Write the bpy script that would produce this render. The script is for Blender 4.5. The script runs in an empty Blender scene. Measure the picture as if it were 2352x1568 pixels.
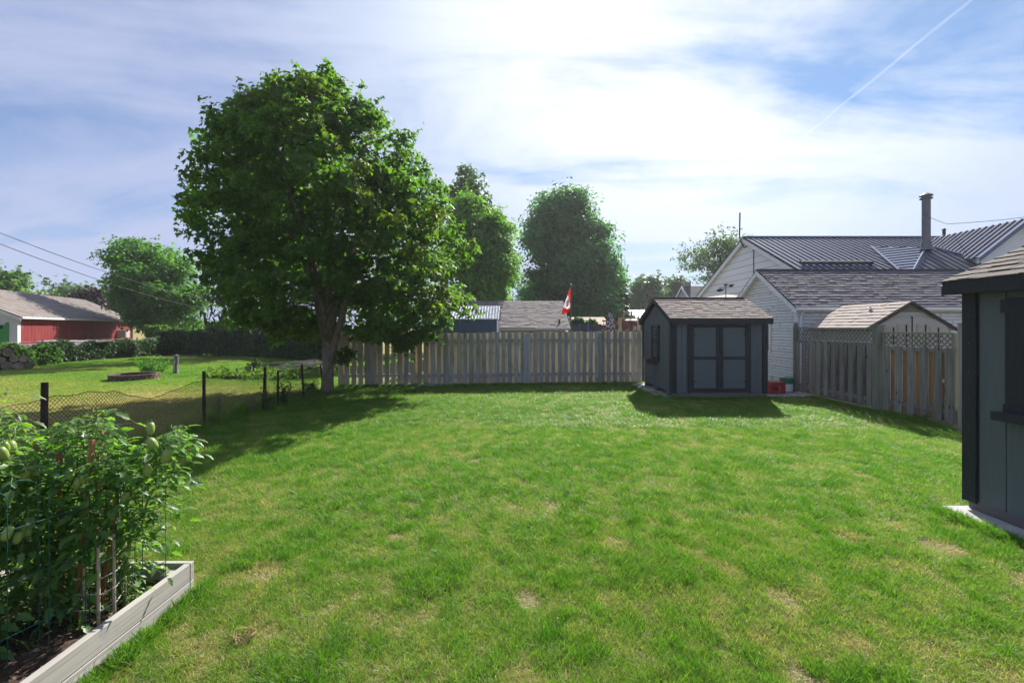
import bpy, math, random
import numpy as np
from mathutils import Vector, Matrix, noise
random.seed(7); RNG = np.random.default_rng(11)
R = math.radians
S = bpy.context.scene
COL = S.collection

# ---------------------------------------------------------------- camera, light, sky
H = 1.8                      # eye height
F, CX, HY = 1045.0, 1176.0, 752.0   # focal length and horizon of the 2352 px wide view
cam_d = bpy.data.cameras.new('camera'); cam = bpy.data.objects.new('camera', cam_d); COL.objects.link(cam)
cam.location = (0, 0, H); cam.rotation_euler = (R(90), 0, 0)
cam_d.sensor_width = 36; cam_d.lens = 16.0; cam_d.shift_y = -(784 - HY) / 2352
cam_d.clip_end = 3000; cam_d.clip_start = 0.05
S.camera = cam
S.render.resolution_x, S.render.resolution_y = 1024, 682
S.view_settings.view_transform = 'Standard'; S.view_settings.look = 'None'
S.view_settings.gamma = 1; S.view_settings.use_curve_mapping = False
S.view_settings.exposure = 1.88
SUN_EL, SUN_AZ = 38.0, 22.6   # azimuth to the right of the view axis (+Y)
sd = Vector((math.sin(R(SUN_AZ)) * math.cos(R(SUN_EL)), math.cos(R(SUN_AZ)) * math.cos(R(SUN_EL)), math.sin(R(SUN_EL))))
ld = bpy.data.lights.new('sun', 'SUN'); ld.energy = 2.85; ld.angle = R(0.6); ld.color = (1.0, 0.95, 0.86)
lo = bpy.data.objects.new('sun', ld); COL.objects.link(lo)
lo.rotation_euler = sd.to_track_quat('Z', 'Y').to_euler(); lo.location = (5, 5, 30)

CLOUD_SHIFT = (2.2, -9.9, 0.0)
W = bpy.data.worlds.new('World'); S.world = W; W.use_nodes = True
def world():
    nt = W.node_tree; N = nt.nodes; L = nt.links; N.clear()
    def nd(t, **k):
        n = N.new(t)
        for a, b in k.items(): setattr(n, a, b)
        return n
    def setin(n, i, v):
        if isinstance(v, bpy.types.NodeSocket): L.new(v, n.inputs[i])
        elif v is not None: n.inputs[i].default_value = v
    def M(op, a, b=None, c=None, clamp=False):
        n = nd('ShaderNodeMath', operation=op, use_clamp=clamp)
        setin(n, 0, a); setin(n, 1, b); setin(n, 2, c); return n.outputs[0]
    def V(op, a, b=None, out=0):
        n = nd('ShaderNodeVectorMath', operation=op); setin(n, 0, a); setin(n, 1, b); return n.outputs[out]
    def mix(f, a, b):
        n = nd('ShaderNodeMix', data_type='RGBA'); setin(n, 0, f); setin(n, 6, a); setin(n, 7, b); return n.outputs[2]
    def mr(x, a, b, c, d):
        n = nd('ShaderNodeMapRange', interpolation_type='SMOOTHSTEP')
        for i, q in enumerate((x, a, b, c, d)): setin(n, i, q)
        return n.outputs[0]
    tc = nd('ShaderNodeTexCoord').outputs['Generated']
    d = V('NORMALIZE', tc)
    sky = nd('ShaderNodeTexSky', sky_type='NISHITA')
    sky.sun_disc = False; sky.sun_elevation = R(SUN_EL); sky.sun_rotation = R(SUN_AZ)
    sky.air_density = 1.0; sky.dust_density = 0.15; sky.ozone_density = 1.6
    skyc = sky.outputs[0]
    sx = nd('ShaderNodeSeparateXYZ'); L.new(d, sx.inputs[0])
    z = M('MAXIMUM', sx.outputs[2], 0.0)
    den = M('ADD', z, 0.22)
    cb = nd('ShaderNodeCombineXYZ'); L.new(M('DIVIDE', sx.outputs[0], den), cb.inputs[0]); L.new(M('DIVIDE', sx.outputs[1], den), cb.inputs[1])
    sh = nd('ShaderNodeVectorMath', operation='ADD'); L.new(cb.outputs[0], sh.inputs[0]); sh.inputs[1].default_value = CLOUD_SHIFT
    p = sh.outputs[0]
    rot = nd('ShaderNodeMapping'); rot.inputs['Rotation'].default_value = (0, 0, R(28)); rot.inputs['Scale'].default_value = (0.75, 1.9, 1); L.new(p, rot.inputs[0])
    def nz(vec, sc, det, rough, dist=0.0):
        n = nd('ShaderNodeTexNoise'); L.new(vec, n.inputs['Vector']); n.inputs['Scale'].default_value = sc
        n.inputs['Detail'].default_value = det; n.inputs['Roughness'].default_value = rough; n.inputs['Distortion'].default_value = dist
        return n.outputs[0]
    n1 = nz(rot.outputs[0], 1.0, 10, 0.56, 0.7)
    n2 = nz(p, 0.55, 5, 0.5, 0.3)
    n3 = nz(p, 3.2, 9, 0.62, 0.6)
    sunny = V('DOT_PRODUCT', d, tuple(sd), 1)
    near = mr(sunny, 0.64, 0.99, 0.0, 1.0)
    near2 = mr(sunny, 0.82, 1.0, 0.0, 1.0)
    low = mr(z, 0.0, 0.5, 0.16, 0.0)
    dens = M('ADD', M('ADD', M('MULTIPLY', n1, 0.62), M('MULTIPLY', n2, 0.42)), M('MULTIPLY', n3, 0.12))
    dens = M('ADD', M('ADD', dens, low), M('MULTIPLY', near, 0.03))
    mask = M('MAXIMUM', mr(dens, 0.47, 0.70, 0.16, 0.95), mr(z, 0.02, 0.34, 0.92, 0.2))
    # thin high cloud, brighter towards the sun it scatters
    cl = nd('ShaderNodeMix', data_type='RGBA'); L.new(near, cl.inputs[0])
    cl.inputs[6].default_value = (2.1, 2.35, 3.3, 1); cl.inputs[7].default_value = (3.15, 3.6, 4.2, 1)
    cc = mix(near2, cl.outputs[2], (4.5, 4.55, 4.6, 1))
    # contrail: a thin bright band, straight across the dome
    a = Vector(((2230 - CX) / F, 1, (HY - 0) / F)).normalized(); b = Vector(((1885 - CX) / F, 1, (HY - 282) / F)).normalized()
    nn = a.cross(b).normalized(); mid = (a + b).normalized(); al = nn.cross(mid)
    wob = M('MULTIPLY', M('SUBTRACT', nz(p, 9, 3, 0.5), 0.5), 0.004)
    off = M('ABSOLUTE', M('ADD', V('DOT_PRODUCT', d, tuple(nn), 1), wob))
    along = M('ABSOLUTE', V('DOT_PRODUCT', d, tuple(al), 1))
    ct = M('MULTIPLY', mr(off, 0.0, 0.0034, 1.0, 0.0), mr(along, 0.12, 0.24, 1.0, 0.0))
    ct = M('MULTIPLY', ct, M('MULTIPLY', nz(p, 14, 4, 0.6), 1.0))
    ct = M('MULTIPLY', ct, M('GREATER_THAN', sx.outputs[1], 0.0))
    tint = nd('ShaderNodeMix', data_type='RGBA', blend_type='MULTIPLY'); tint.inputs[0].default_value = 1.0; L.new(skyc, tint.inputs[6]); tint.inputs[7].default_value = (0.13, 0.30, 0.45, 1)
    base = mix(mask, tint.outputs[2], cc)
    fin = mix(M('MULTIPLY', ct, 0.45), base, (4.4, 4.6, 5.0, 1))
    bg = nd('ShaderNodeBackground'); L.new(fin, bg.inputs[0]); bg.inputs[1].default_value = 0.07
    o = nd('ShaderNodeOutputWorld'); L.new(bg.outputs[0], o.inputs[0])
world()

# ---------------------------------------------------------------- helpers
def at(px, Y): return (px - CX) / F * Y
def zt(py, Y): return H + (HY - py) * Y / F

def mat(name, c1, c2=None, rough=0.8, scale=3.0, stretch=(1, 1, 1), obj=0.12, bump=0.0, bscale=40.0, metal=0.0, spec=0.3,
        lo=0.35, hi=0.65, det=6.0, c3=None, c3s=0.6, c3lo=0.55, c3hi=0.7, knots=False, trans=0.0, tcol=None, island=0.0, bstretch=None, coord='world'):
    m = bpy.data.materials.new(name); m.use_nodes = True
    nt = m.node_tree; N = nt.nodes; L = nt.links
    P = N['Principled BSDF']; P.inputs['Roughness'].default_value = rough; P.inputs['Metallic'].default_value = metal
    P.inputs['Specular IOR Level'].default_value = spec
    c2 = c2 or tuple(x * 0.75 for x in c1)
    if coord == 'world': src = N.new('ShaderNodeNewGeometry').outputs['Position']
    else: src = N.new('ShaderNodeTexCoord').outputs['Object']
    oi = N.new('ShaderNodeObjectInfo')
    add = N.new('ShaderNodeVectorMath'); add.operation = 'MULTIPLY_ADD'     # each piece cut from another part of the grain
    cmb = N.new('ShaderNodeCombineXYZ')
    for i in range(3): L.new(oi.outputs['Random'], cmb.inputs[i])
    L.new(cmb.outputs[0], add.inputs[0]); add.inputs[1].default_value = (37, 53, 19) if obj > 0 else (0, 0, 0); L.new(src, add.inputs[2])
    mp = N.new('ShaderNodeMapping'); mp.inputs['Scale'].default_value = stretch; L.new(add.outputs[0], mp.inputs[0])
    n1 = N.new('ShaderNodeTexNoise'); L.new(mp.outputs[0], n1.inputs['Vector']); n1.inputs['Scale'].default_value = scale; n1.inputs['Detail'].default_value = det
    n1.inputs['Roughness'].default_value = 0.6
    r = N.new('ShaderNodeMapRange'); L.new(n1.outputs[0], r.inputs[0]); r.inputs[1].default_value = lo; r.inputs[2].default_value = hi
    mx = N.new('ShaderNodeMix'); mx.data_type = 'RGBA'; L.new(r.outputs[0], mx.inputs[0])
    mx.inputs[6].default_value = (*c1, 1); mx.inputs[7].default_value = (*c2, 1)
    out = mx.outputs[2]
    if c3:
        n3 = N.new('ShaderNodeTexNoise'); L.new(add.outputs[0], n3.inputs['Vector']); n3.inputs['Scale'].default_value = c3s; n3.inputs['Detail'].default_value = 5
        r3 = N.new('ShaderNodeMapRange'); L.new(n3.outputs[0], r3.inputs[0]); r3.inputs[1].default_value = c3lo; r3.inputs[2].default_value = c3hi
        m3 = N.new('ShaderNodeMix'); m3.data_type = 'RGBA'; L.new(r3.outputs[0], m3.inputs[0]); L.new(out, m3.inputs[6]); m3.inputs[7].default_value = (*c3, 1)
        out = m3.outputs[2]
    if knots:
        vo = N.new('ShaderNodeTexVoronoi'); mk = N.new('ShaderNodeMapping'); L.new(add.outputs[0], mk.inputs[0]); mk.inputs['Scale'].default_value = (1, 1, 0.45)
        L.new(mk.outputs[0], vo.inputs['Vector']); vo.inputs['Scale'].default_value = 5.0
        rk = N.new('ShaderNodeMapRange'); L.new(vo.outputs['Distance'], rk.inputs[0]); rk.inputs[1].default_value = 0.05; rk.inputs[2].default_value = 0.11
        rk.inputs[3].default_value = 0.25; rk.inputs[4].default_value = 1.0
        mk2 = N.new('ShaderNodeMix'); mk2.data_type = 'RGBA'; mk2.blend_type = 'MULTIPLY'; mk2.inputs[0].default_value = 1.0
        L.new(out, mk2.inputs[6]); L.new(rk.outputs[0], mk2.inputs[7]); out = mk2.outputs[2]
    if obj > 0 or island > 0:
        hv = N.new('ShaderNodeHueSaturation'); L.new(out, hv.inputs['Color'])
        rr = N.new('ShaderNodeMapRange')
        if island > 0:
            g = N.new('ShaderNodeNewGeometry'); L.new(g.outputs['Random Per Island'], rr.inputs[0]); a = island
        else: L.new(oi.outputs['Random'], rr.inputs[0]); a = obj
        rr.inputs[3].default_value = 1 - a; rr.inputs[4].default_value = 1 + a
        L.new(rr.outputs[0], hv.inputs['Value']); out = hv.outputs[0]
    L.new(out, P.inputs['Base Color'])
    if bump > 0:
        nb = N.new('ShaderNodeTexNoise'); L.new(mp.outputs[0] if bstretch is None else add.outputs[0], nb.inputs['Vector']); nb.inputs['Scale'].default_value = bscale; nb.inputs['Detail'].default_value = 4
        bp = N.new('ShaderNodeBump'); bp.inputs['Strength'].default_value = bump; bp.inputs['Distance'].default_value = 0.01
        L.new(nb.outputs[0], bp.inputs['Height']); L.new(bp.outputs[0], P.inputs['Normal'])
    if trans > 0:
        t = N.new('ShaderNodeBsdfTranslucent')
        if tcol:
            mt = N.new('ShaderNodeMix'); mt.data_type = 'RGBA'; mt.blend_type = 'MULTIPLY'; mt.inputs[0].default_value = 1; L.new(out, mt.inputs[6]); mt.inputs[7].default_value = (*tcol, 1)
            L.new(mt.outputs[2], t.inputs[0])
        else: L.new(out, t.inputs[0])
        ms = N.new('ShaderNodeMixShader'); ms.inputs[0].default_value = trans
        L.new(P.outputs[0], ms.inputs[1]); L.new(t.outputs[0], ms.inputs[2]); L.new(ms.outputs[0], N['Material Output'].inputs[0])
    return m

def tag(o, label=None, cat=None, group=None, kind=None):
    if label: o['label'] = label
    if cat: o['category'] = cat
    if group: o['group'] = group
    if kind: o['kind'] = kind
    return o
def thing(name, label, cat, loc=(0, 0, 0), rz=0.0, group=None):
    o = bpy.data.objects.new(name, None); o.empty_display_size = 0.3; COL.objects.link(o)
    o.location = loc; o.rotation_euler = (0, 0, rz); return tag(o, label, cat, group)
def link(name, me, parent=None, loc=(0, 0, 0), rot=None, scale=None, mtx=None):
    o = bpy.data.objects.new(name, me); COL.objects.link(o)
    if parent: o.parent = parent
    if mtx is not None: o.matrix_local = mtx
    else:
        o.location = loc
        if rot: o.rotation_euler = rot
        if scale: o.scale = scale
    return o
class MB:
    def __init__(s): s.v = []; s.f = []
    def add(s, vs, fs):
        b = len(s.v); s.v += [tuple(v) for v in vs]; s.f += [tuple(b + i for i in f) for f in fs]; return s
    def box(s, x0, x1, y0, y1, z0, z1):
        return s.add([(x0,y0,z0),(x1,y0,z0),(x1,y1,z0),(x0,y1,z0),(x0,y0,z1),(x1,y0,z1),(x1,y1,z1),(x0,y1,z1)],
                     [(0,3,2,1),(4,5,6,7),(0,1,5,4),(1,2,6,5),(2,3,7,6),(3,0,4,7)])
    def prism(s, poly, off):
        n = len(poly); off = Vector(off); p = [Vector(q) for q in poly]
        nrm = Vector((0, 0, 0))
        for i in range(n): nrm += p[i].cross(p[(i + 1) % n])
        if nrm.dot(off) > 0: p.reverse()
        vs = p + [q + off for q in p]
        return s.add(vs, [tuple(range(n)), tuple(range(2 * n - 1, n - 1, -1))] + [(i, i + n, (i + 1) % n + n, (i + 1) % n) for i in range(n)])
    def tube(s, pts, rad, n=6, cap=True):
        pts = [Vector(p) for p in pts]
        if not hasattr(rad, '__len__'): rad = [rad] * len(pts)
        b = len(s.v); up = Vector((0, 0, 1))
        for i, p in enumerate(pts):
            t = (pts[min(i + 1, len(pts) - 1)] - pts[max(i - 1, 0)]).normalized()
            a = t.cross(up if abs(t.z) < 0.9 else Vector((1, 0, 0))).normalized()
            if i and a.dot(pa) < 0 and abs(t.z) >= 0.9: pass
            c = t.cross(a); pa = a
            for k in range(n):
                q = p + (a * math.cos(k * 2 * math.pi / n) + c * math.sin(k * 2 * math.pi / n)) * rad[i]; s.v.append(tuple(q))
        for i in range(len(pts) - 1):
            for k in range(n):
                s.f.append((b + i*n + k, b + i*n + (k+1) % n, b + (i+1)*n + (k+1) % n, b + (i+1)*n + k))
        if cap and n > 2:
            s.f.append(tuple(b + k for k in range(n - 1, -1, -1))); e = b + (len(pts) - 1) * n; s.f.append(tuple(e + k for k in range(n)))
        return s
    def lathe(s, prof, c=(0, 0, 0), n=20):
        b = len(s.v)
        for r, z in prof:
            for k in range(n): s.v.append((c[0] + r * math.cos(2*math.pi*k/n), c[1] + r * math.sin(2*math.pi*k/n), c[2] + z))
        for i in range(len(prof) - 1):
            for k in range(n): s.f.append((b+i*n+k, b+i*n+(k+1) % n, b+(i+1)*n+(k+1) % n, b+(i+1)*n+k))
        s.f.append(tuple(b+k for k in range(n-1, -1, -1))); e = b + (len(prof)-1)*n; s.f.append(tuple(e+k for k in range(n)))
        return s
    def mesh(s, name, m=None, smooth=False, bevel=0.0):
        me = bpy.data.meshes.new(name); me.from_pydata(s.v, [], s.f)
        if bevel > 0:
            import bmesh
            bm = bmesh.new(); bm.from_mesh(me); bmesh.ops.bevel(bm, geom=bm.edges[:], offset=bevel, segments=1, affect='EDGES'); bm.to_mesh(me); bm.free()
        if m: me.materials.append(m)
        if smooth: me.polygons.foreach_set('use_smooth', [True] * len(me.polygons))
        me.update(); return me
    def build(s, name, m, parent=None, smooth=False, bevel=0.0, **k):
        return link(name, s.mesh(name, m, smooth, bevel), parent, **k)
def box(name, m, parent, x0, x1, y0, y1, z0, z1, bevel=0.0):
    return MB().box(x0, x1, y0, y1, z0, z1).build(name, m, parent, bevel=bevel)
def npmesh(name, V, Fc, m, smooth=False):
    V = np.asarray(V, np.float32); Fc = np.asarray(Fc, np.int32); k = Fc.shape[1]
    me = bpy.data.meshes.new(name); me.vertices.add(len(V)); me.vertices.foreach_set('co', V.ravel())
    me.loops.add(Fc.size); me.loops.foreach_set('vertex_index', Fc.ravel())
    me.polygons.add(len(Fc)); me.polygons.foreach_set('loop_start', np.arange(0, Fc.size, k, dtype=np.int32))
    if smooth: me.polygons.foreach_set('use_smooth', np.ones(len(Fc), bool))
    me.materials.append(m); me.update(calc_edges=True); return me
def basis(o, x, y, z):
    m = Matrix.Identity(4)
    for i, c in enumerate((x, y, z, o)):
        for j in range(3): m[j][i] = c[j]
    return m

# ---------------------------------------------------------------- materials
WG = (30, 30, 1.6)
M_fence = mat('weathered_fence_wood', (0.40, 0.395, 0.375), (0.24, 0.24, 0.235), scale=1.0, stretch=WG, obj=0.2, bump=0.5, bscale=2.0, c3=(0.23, 0.26, 0.20), c3s=2.0, knots=True, rough=0.9)
M_fence_tan = mat('tan_fence_wood', (0.60, 0.50, 0.33), (0.42, 0.34, 0.21), scale=1.0, stretch=WG, obj=0.2, bump=0.4, bscale=2.0, c3=(0.30, 0.30, 0.17), c3s=1.6, rough=0.9)
M_fence_warm = mat('warm_fence_wood', (0.50, 0.43, 0.31), (0.32, 0.28, 0.20), scale=1.0, stretch=WG, obj=0.2, bump=0.4, bscale=2.0, c3=(0.24, 0.25, 0.17), c3s=1.6, knots=True, rough=0.9)
M_lat = mat('grey_lattice_wood', (0.27, 0.255, 0.235), (0.15, 0.14, 0.13), scale=1.0, stretch=WG, obj=0.15, bump=0.4, bscale=2.0, c3=(0.17, 0.18, 0.13), c3s=2.0, knots=True, rough=0.9)
M_lat_brown = mat('brown_new_wood', (0.33, 0.20, 0.09), (0.22, 0.13, 0.06), scale=1.0, stretch=WG, obj=0.2, rough=0.85)
M_post_new = mat('pale_post_wood', (0.38, 0.35, 0.31), (0.26, 0.24, 0.21), scale=1.0, stretch=WG, rough=0.85)
M_grey = mat('slate_grey_paint', (0.108, 0.130, 0.146), (0.095, 0.114, 0.130), scale=2.0, obj=0.04, bump=0.35, bscale=3.0, stretch=(25, 25, 2.0), rough=0.62, spec=0.35)
M_trim = mat('black_trim_paint', (0.024, 0.027, 0.035), (0.017, 0.019, 0.026), scale=3.0, obj=0.1, bump=0.3, bscale=3.0, stretch=(25, 25, 2.0), rough=0.6, spec=0.3)
M_skid = mat('brown_grey_skid', (0.16, 0.15, 0.15), (0.11, 0.10, 0.10), scale=1.0, stretch=(2, 2, 30), rough=0.85)
def shingle_mat(name, a, b, ob=0.2, sc=90.0):
    return mat(name, a, b, scale=sc, obj=ob, island=ob, bump=0.6, bscale=120.0, rough=0.92, det=2.0, lo=0.3, hi=0.7, c3=tuple(x * 0.8 for x in a), c3s=5.0)
M_sh1 = shingle_mat('brown_grey_shingle', (0.25, 0.205, 0.19), (0.15, 0.12, 0.11), 0.22)
M_sh2 = shingle_mat('slate_purple_shingle', (0.145, 0.135, 0.155), (0.095, 0.088, 0.103), 0.22)
M_sh3 = shingle_mat('pale_beige_shingle', (0.36, 0.31, 0.28), (0.28, 0.24, 0.21), 0.08)
M_sh4 = shingle_mat('house_tan_shingle', (0.26, 0.225, 0.215), (0.17, 0.15, 0.145), 0.15)
M_deck = mat('roof_underlay', (0.06, 0.055, 0.055), rough=0.95)
M_white = mat('peeling_white_paint', (0.78, 0.79, 0.80), (0.66, 0.68, 0.69), scale=1.0, stretch=(3, 3, 20), obj=0.06, bump=0.4, bscale=2.0, c3=(0.44, 0.43, 0.42), c3s=6.0, c3lo=0.58, c3hi=0.72, rough=0.8)
M_white2 = mat('white_siding_paint', (0.80, 0.81, 0.83), (0.74, 0.75, 0.78), scale=1.0, stretch=(2, 2, 12), obj=0.03, rough=0.6)
M_metal = mat('blue_grey_metal_roof', (0.155, 0.19, 0.285), (0.13, 0.165, 0.25), scale=0.8, obj=0.0, rough=0.85, metal=0.0, spec=0.08)
M_core = mat('wall_sheathing', (0.22, 0.22, 0.23), rough=0.95)
M_rib = mat('dark_metal_rib', (0.045, 0.055, 0.085), rough=0.8, spec=.1, obj=0.0)
M_pipe = mat('grey_metal_pipe', (0.16, 0.165, 0.18), (0.12, 0.125, 0.14), scale=2, rough=0.45, metal=0.5, obj=0.0)
M_resin = mat('beige_resin', (0.42, 0.405, 0.37), (0.38, 0.37, 0.335), scale=2, rough=0.6, obj=0.03)
M_resin_d = mat('tan_resin_panel', (0.42, 0.38, 0.31), rough=0.6)
M_conc = mat('concrete', (0.42, 0.42, 0.42), (0.34, 0.34, 0.33), scale=6, bump=0.5, bscale=60, c3=(0.28, 0.28, 0.26), c3s=2.0, obj=0.0, rough=0.9)
M_glass = mat('window_glass', (0.05, 0.06, 0.07), rough=0.08, spec=0.8, obj=0.0)
M_dark = mat('dark_void', (0.015, 0.015, 0.017), rough=0.9)
M_rust = mat('rusty_steel', (0.030, 0.022, 0.020), (0.055, 0.035, 0.026), scale=20, rough=0.8, bump=0.3)
M_wire = mat('rusty_wire', (0.045, 0.035, 0.03), (0.03, 0.025, 0.022), rough=0.7, obj=0.0)
M_bark = mat('maple_bark', (0.27, 0.205, 0.155), (0.15, 0.115, 0.085), scale=1.0, stretch=(14, 14, 4), bump=1.0, bscale=2.5, c3=(0.17, 0.17, 0.14), c3s=3, obj=0.0, rough=0.95)
M_bark2 = mat('dark_bark', (0.07, 0.06, 0.05), (0.04, 0.035, 0.03), scale=4, obj=0.0, rough=0.95)
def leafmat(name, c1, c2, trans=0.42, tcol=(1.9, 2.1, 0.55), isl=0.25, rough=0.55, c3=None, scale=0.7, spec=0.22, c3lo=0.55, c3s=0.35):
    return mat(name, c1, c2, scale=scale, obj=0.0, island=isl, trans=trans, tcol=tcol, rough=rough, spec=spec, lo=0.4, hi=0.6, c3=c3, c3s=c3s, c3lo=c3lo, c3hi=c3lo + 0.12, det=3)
M_maple = leafmat('maple_leaf', (0.066, 0.135, 0.032), (0.050, 0.112, 0.030), c3=(0.11, 0.135, 0.032), trans=0.5, tcol=(2.4, 2.7, 0.6))
M_maple2 = leafmat('blue_green_leaf', (0.065, 0.165, 0.066), (0.055, 0.145, 0.06), tcol=(1.5, 2.3, 0.7), trans=0.45)
M_birch = leafmat('bright_birch_leaf', (0.12, 0.24, 0.06), (0.10, 0.21, 0.055), tcol=(2.0, 2.2, 0.7), trans=0.5)
M_lime = leafmat('lime_leaf', (0.10, 0.17, 0.035), (0.07, 0.13, 0.03))
M_bright = leafmat('bright_green_leaf', (0.085, 0.19, 0.045), (0.07, 0.16, 0.04), tcol=(1.8, 2.2, 0.6), trans=0.5)
M_needle = leafmat('spruce_needles', (0.028, 0.048, 0.030), (0.045, 0.058, 0.030), trans=0.12, tcol=(1.2, 1.3, 0.8))
M_hedge = leafmat('dark_vine_leaf', (0.05, 0.10, 0.03), (0.04, 0.085, 0.028), trans=0.3, tcol=(1.7, 1.9, 0.5))
M_purple = leafmat('purple_leaf', (0.05, 0.028, 0.035), (0.035, 0.02, 0.026), trans=0.25, tcol=(1.4, 0.9, 1.0))
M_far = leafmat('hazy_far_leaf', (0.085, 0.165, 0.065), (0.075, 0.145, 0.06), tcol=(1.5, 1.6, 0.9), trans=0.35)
M_tom = leafmat('tomato_leaf', (0.12, 0.21, 0.06), (0.085, 0.17, 0.05), tcol=(2.0, 2.4, 0.5), trans=0.5, isl=0.3, scale=9, rough=0.42, spec=0.45)
M_tstem = mat('tomato_stem', (0.13, 0.22, 0.06), (0.10, 0.16, 0.05), rough=0.6, obj=0.0)
M_fruit = mat('unripe_tomato', (0.33, 0.42, 0.10), (0.26, 0.38, 0.09), scale=14, rough=0.28, spec=0.5, obj=0.15, trans=0.12)
M_straw = mat('dry_stalks', (0.30, 0.25, 0.14), (0.20, 0.17, 0.09), obj=0, island=0.3, trans=0.3, rough=0.8)

# ---------------------------------------------------------------- ground
def lawn_tint(x, y):
    """0 lush green .. 1 dry straw, from several scales of noise"""
    a = noise.noise((x * 0.55, y * 0.55, 1.3)); b = noise.noise((x * 2.1, y * 2.1, 7.7)); c = noise.noise((x * 6.5, y * 4.5, 3.1))
    v = 0.31 + 0.14 * a + 0.24 * b + 0.52 * c + 0.22 * max(0, 1 - y / 6.0)
    return max(0.0, min(1.0, v))
BARE = [(-1.82, 3.35, .13), (0.86, 3.75, .12), (0.40, 4.6, .09), (1.8, 3.0, .10), (3.5, 3.7, .16), (-1.0, 3.9, .08), (0.1, 3.0, .09), (-.5, 6.2, .10), (3.75, 3.1, .22), (2.9, 3.9, .13), (1.5, 2.3, .10)]
LUSH = [(x, y, r) for x, y, r in [(.55, 4.1, .22), (-1.05, 2.25, .26), (.85, 2.2, .24), (-.55, 3.3, .25), (1.0, 3.45, .35), (1.9, 3.3, .2), (.2, 3.95, .22), (2.2, 5.2, .12), (.1, 6.7, .3), (1.3, 5.6, .16),
        (-2.0, 3.6, .22), (-1.9, 4.6, .2), (2.0, 1.95, .25), (0.35, 2.05, .2), (-.2, 2.2, .14), (1.35, 3.9, .15), (3.0, 4.0, .15), (1.9, 2.3, .16), (-1.5, 6.0, .3), (3.3, 6.2, .25)]]
def gmat():
    m = bpy.data.materials.new('lawn_soil_and_thatch'); m.use_nodes = True; nt = m.node_tree; N = nt.nodes; L = nt.links
    P = N['Principled BSDF']; P.inputs['Roughness'].default_value = 0.95; P.inputs['Specular IOR Level'].default_value = 0.1
    g = N.new('ShaderNodeNewGeometry').outputs['Position']
    def nz(sc, det=5, mp=None):
        n = N.new('ShaderNodeTexNoise'); n.inputs['Scale'].default_value = sc; n.inputs['Detail'].default_value = det
        if mp:
            q = N.new('ShaderNodeMapping'); q.inputs['Scale'].default_value = mp; L.new(g, q.inputs[0]); L.new(q.outputs[0], n.inputs['Vector'])
        else: L.new(g, n.inputs['Vector'])
        return n.outputs[0]
    def mix(f, a, b, lo=0.4, hi=0.6):
        r = N.new('ShaderNodeMapRange'); L.new(f, r.inputs[0]); r.inputs[1].default_value = lo; r.inputs[2].default_value = hi
        x = N.new('ShaderNodeMix'); x.data_type = 'RGBA'; L.new(r.outputs[0], x.inputs[0])
        for i, c in ((6, a), (7, b)):
            if isinstance(c, tuple): x.inputs[i].default_value = (*c, 1)
            else: L.new(c, x.inputs[i])
        return x.outputs[2]
    own = mix(nz(28), (0.17, 0.15, 0.07), (0.09, 0.11, 0.04))
    own = mix(nz(90, 3), own, (0.30, 0.22, 0.13), 0.5, 0.75)
    # neighbour's mown field: yellowed by drought in streaks
    f1 = mix(nz(0.35, 4, (1.0, 0.55, 1)), (0.085, 0.135, 0.028), (0.27, 0.22, 0.075), 0.30, 0.52)
    f1 = mix(nz(3.0, 6), f1, (0.10, 0.125, 0.03), 0.52, 0.72)
    sx = N.new('ShaderNodeSeparateXYZ'); L.new(g, sx.inputs[0])
    r = N.new('ShaderNodeMapRange'); L.new(sx.outputs[0], r.inputs[0]); r.inputs[1].default_value = -5.9; r.inputs[2].default_value = -5.4
    x = N.new('ShaderNodeMix'); x.data_type = 'RGBA'; L.new(r.outputs[0], x.inputs[0]); L.new(f1, x.inputs[6]); L.new(own, x.inputs[7])
    L.new(x.outputs[2], P.inputs['Base Color'])
    bp = N.new('ShaderNodeBump'); bp.inputs['Strength'].default_value = 0.8; bp.inputs['Distance'].default_value = 0.02
    L.new(nz(45, 6), bp.inputs['Height']); L.new(bp.outputs[0], P.inputs['Normal'])
    return m
M_ground = gmat()
def gz(x, y):
    if y > 22 or abs(x) > 30: return 0.0
    return 0.022 * noise.noise((x * 0.7, y * 0.7, 0.0)) + 0.012 * noise.noise((x * 2.3, y * 2.3, 5.0))
def ground():
    xs = np.concatenate([[-900, -300, -120, -60, -36, -30], np.arange(-28, -8, 1.0), np.arange(-8, 9, 0.25), np.arange(9, 28, 1.5), [30, 40, 70, 150, 400, 900]])
    ys = np.concatenate([[-200, -40, -8, -2], np.arange(0, 16, 0.25), np.arange(16, 32, 1.0), [34, 40, 60, 100, 200, 500, 1200]])
    V = [(x, y, gz(x, y) if -28 <= x <= 28 and 0 <= y <= 30 else 0.0) for y in ys for x in xs]
    n = len(xs); Fc = [(j*n+i, j*n+i+1, (j+1)*n+i+1, (j+1)*n+i) for j in range(len(ys)-1) for i in range(n-1)]
    o = link('ground', npmesh('ground', V, Fc, M_ground, True)); tag(o, kind='structure')
ground()

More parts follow.
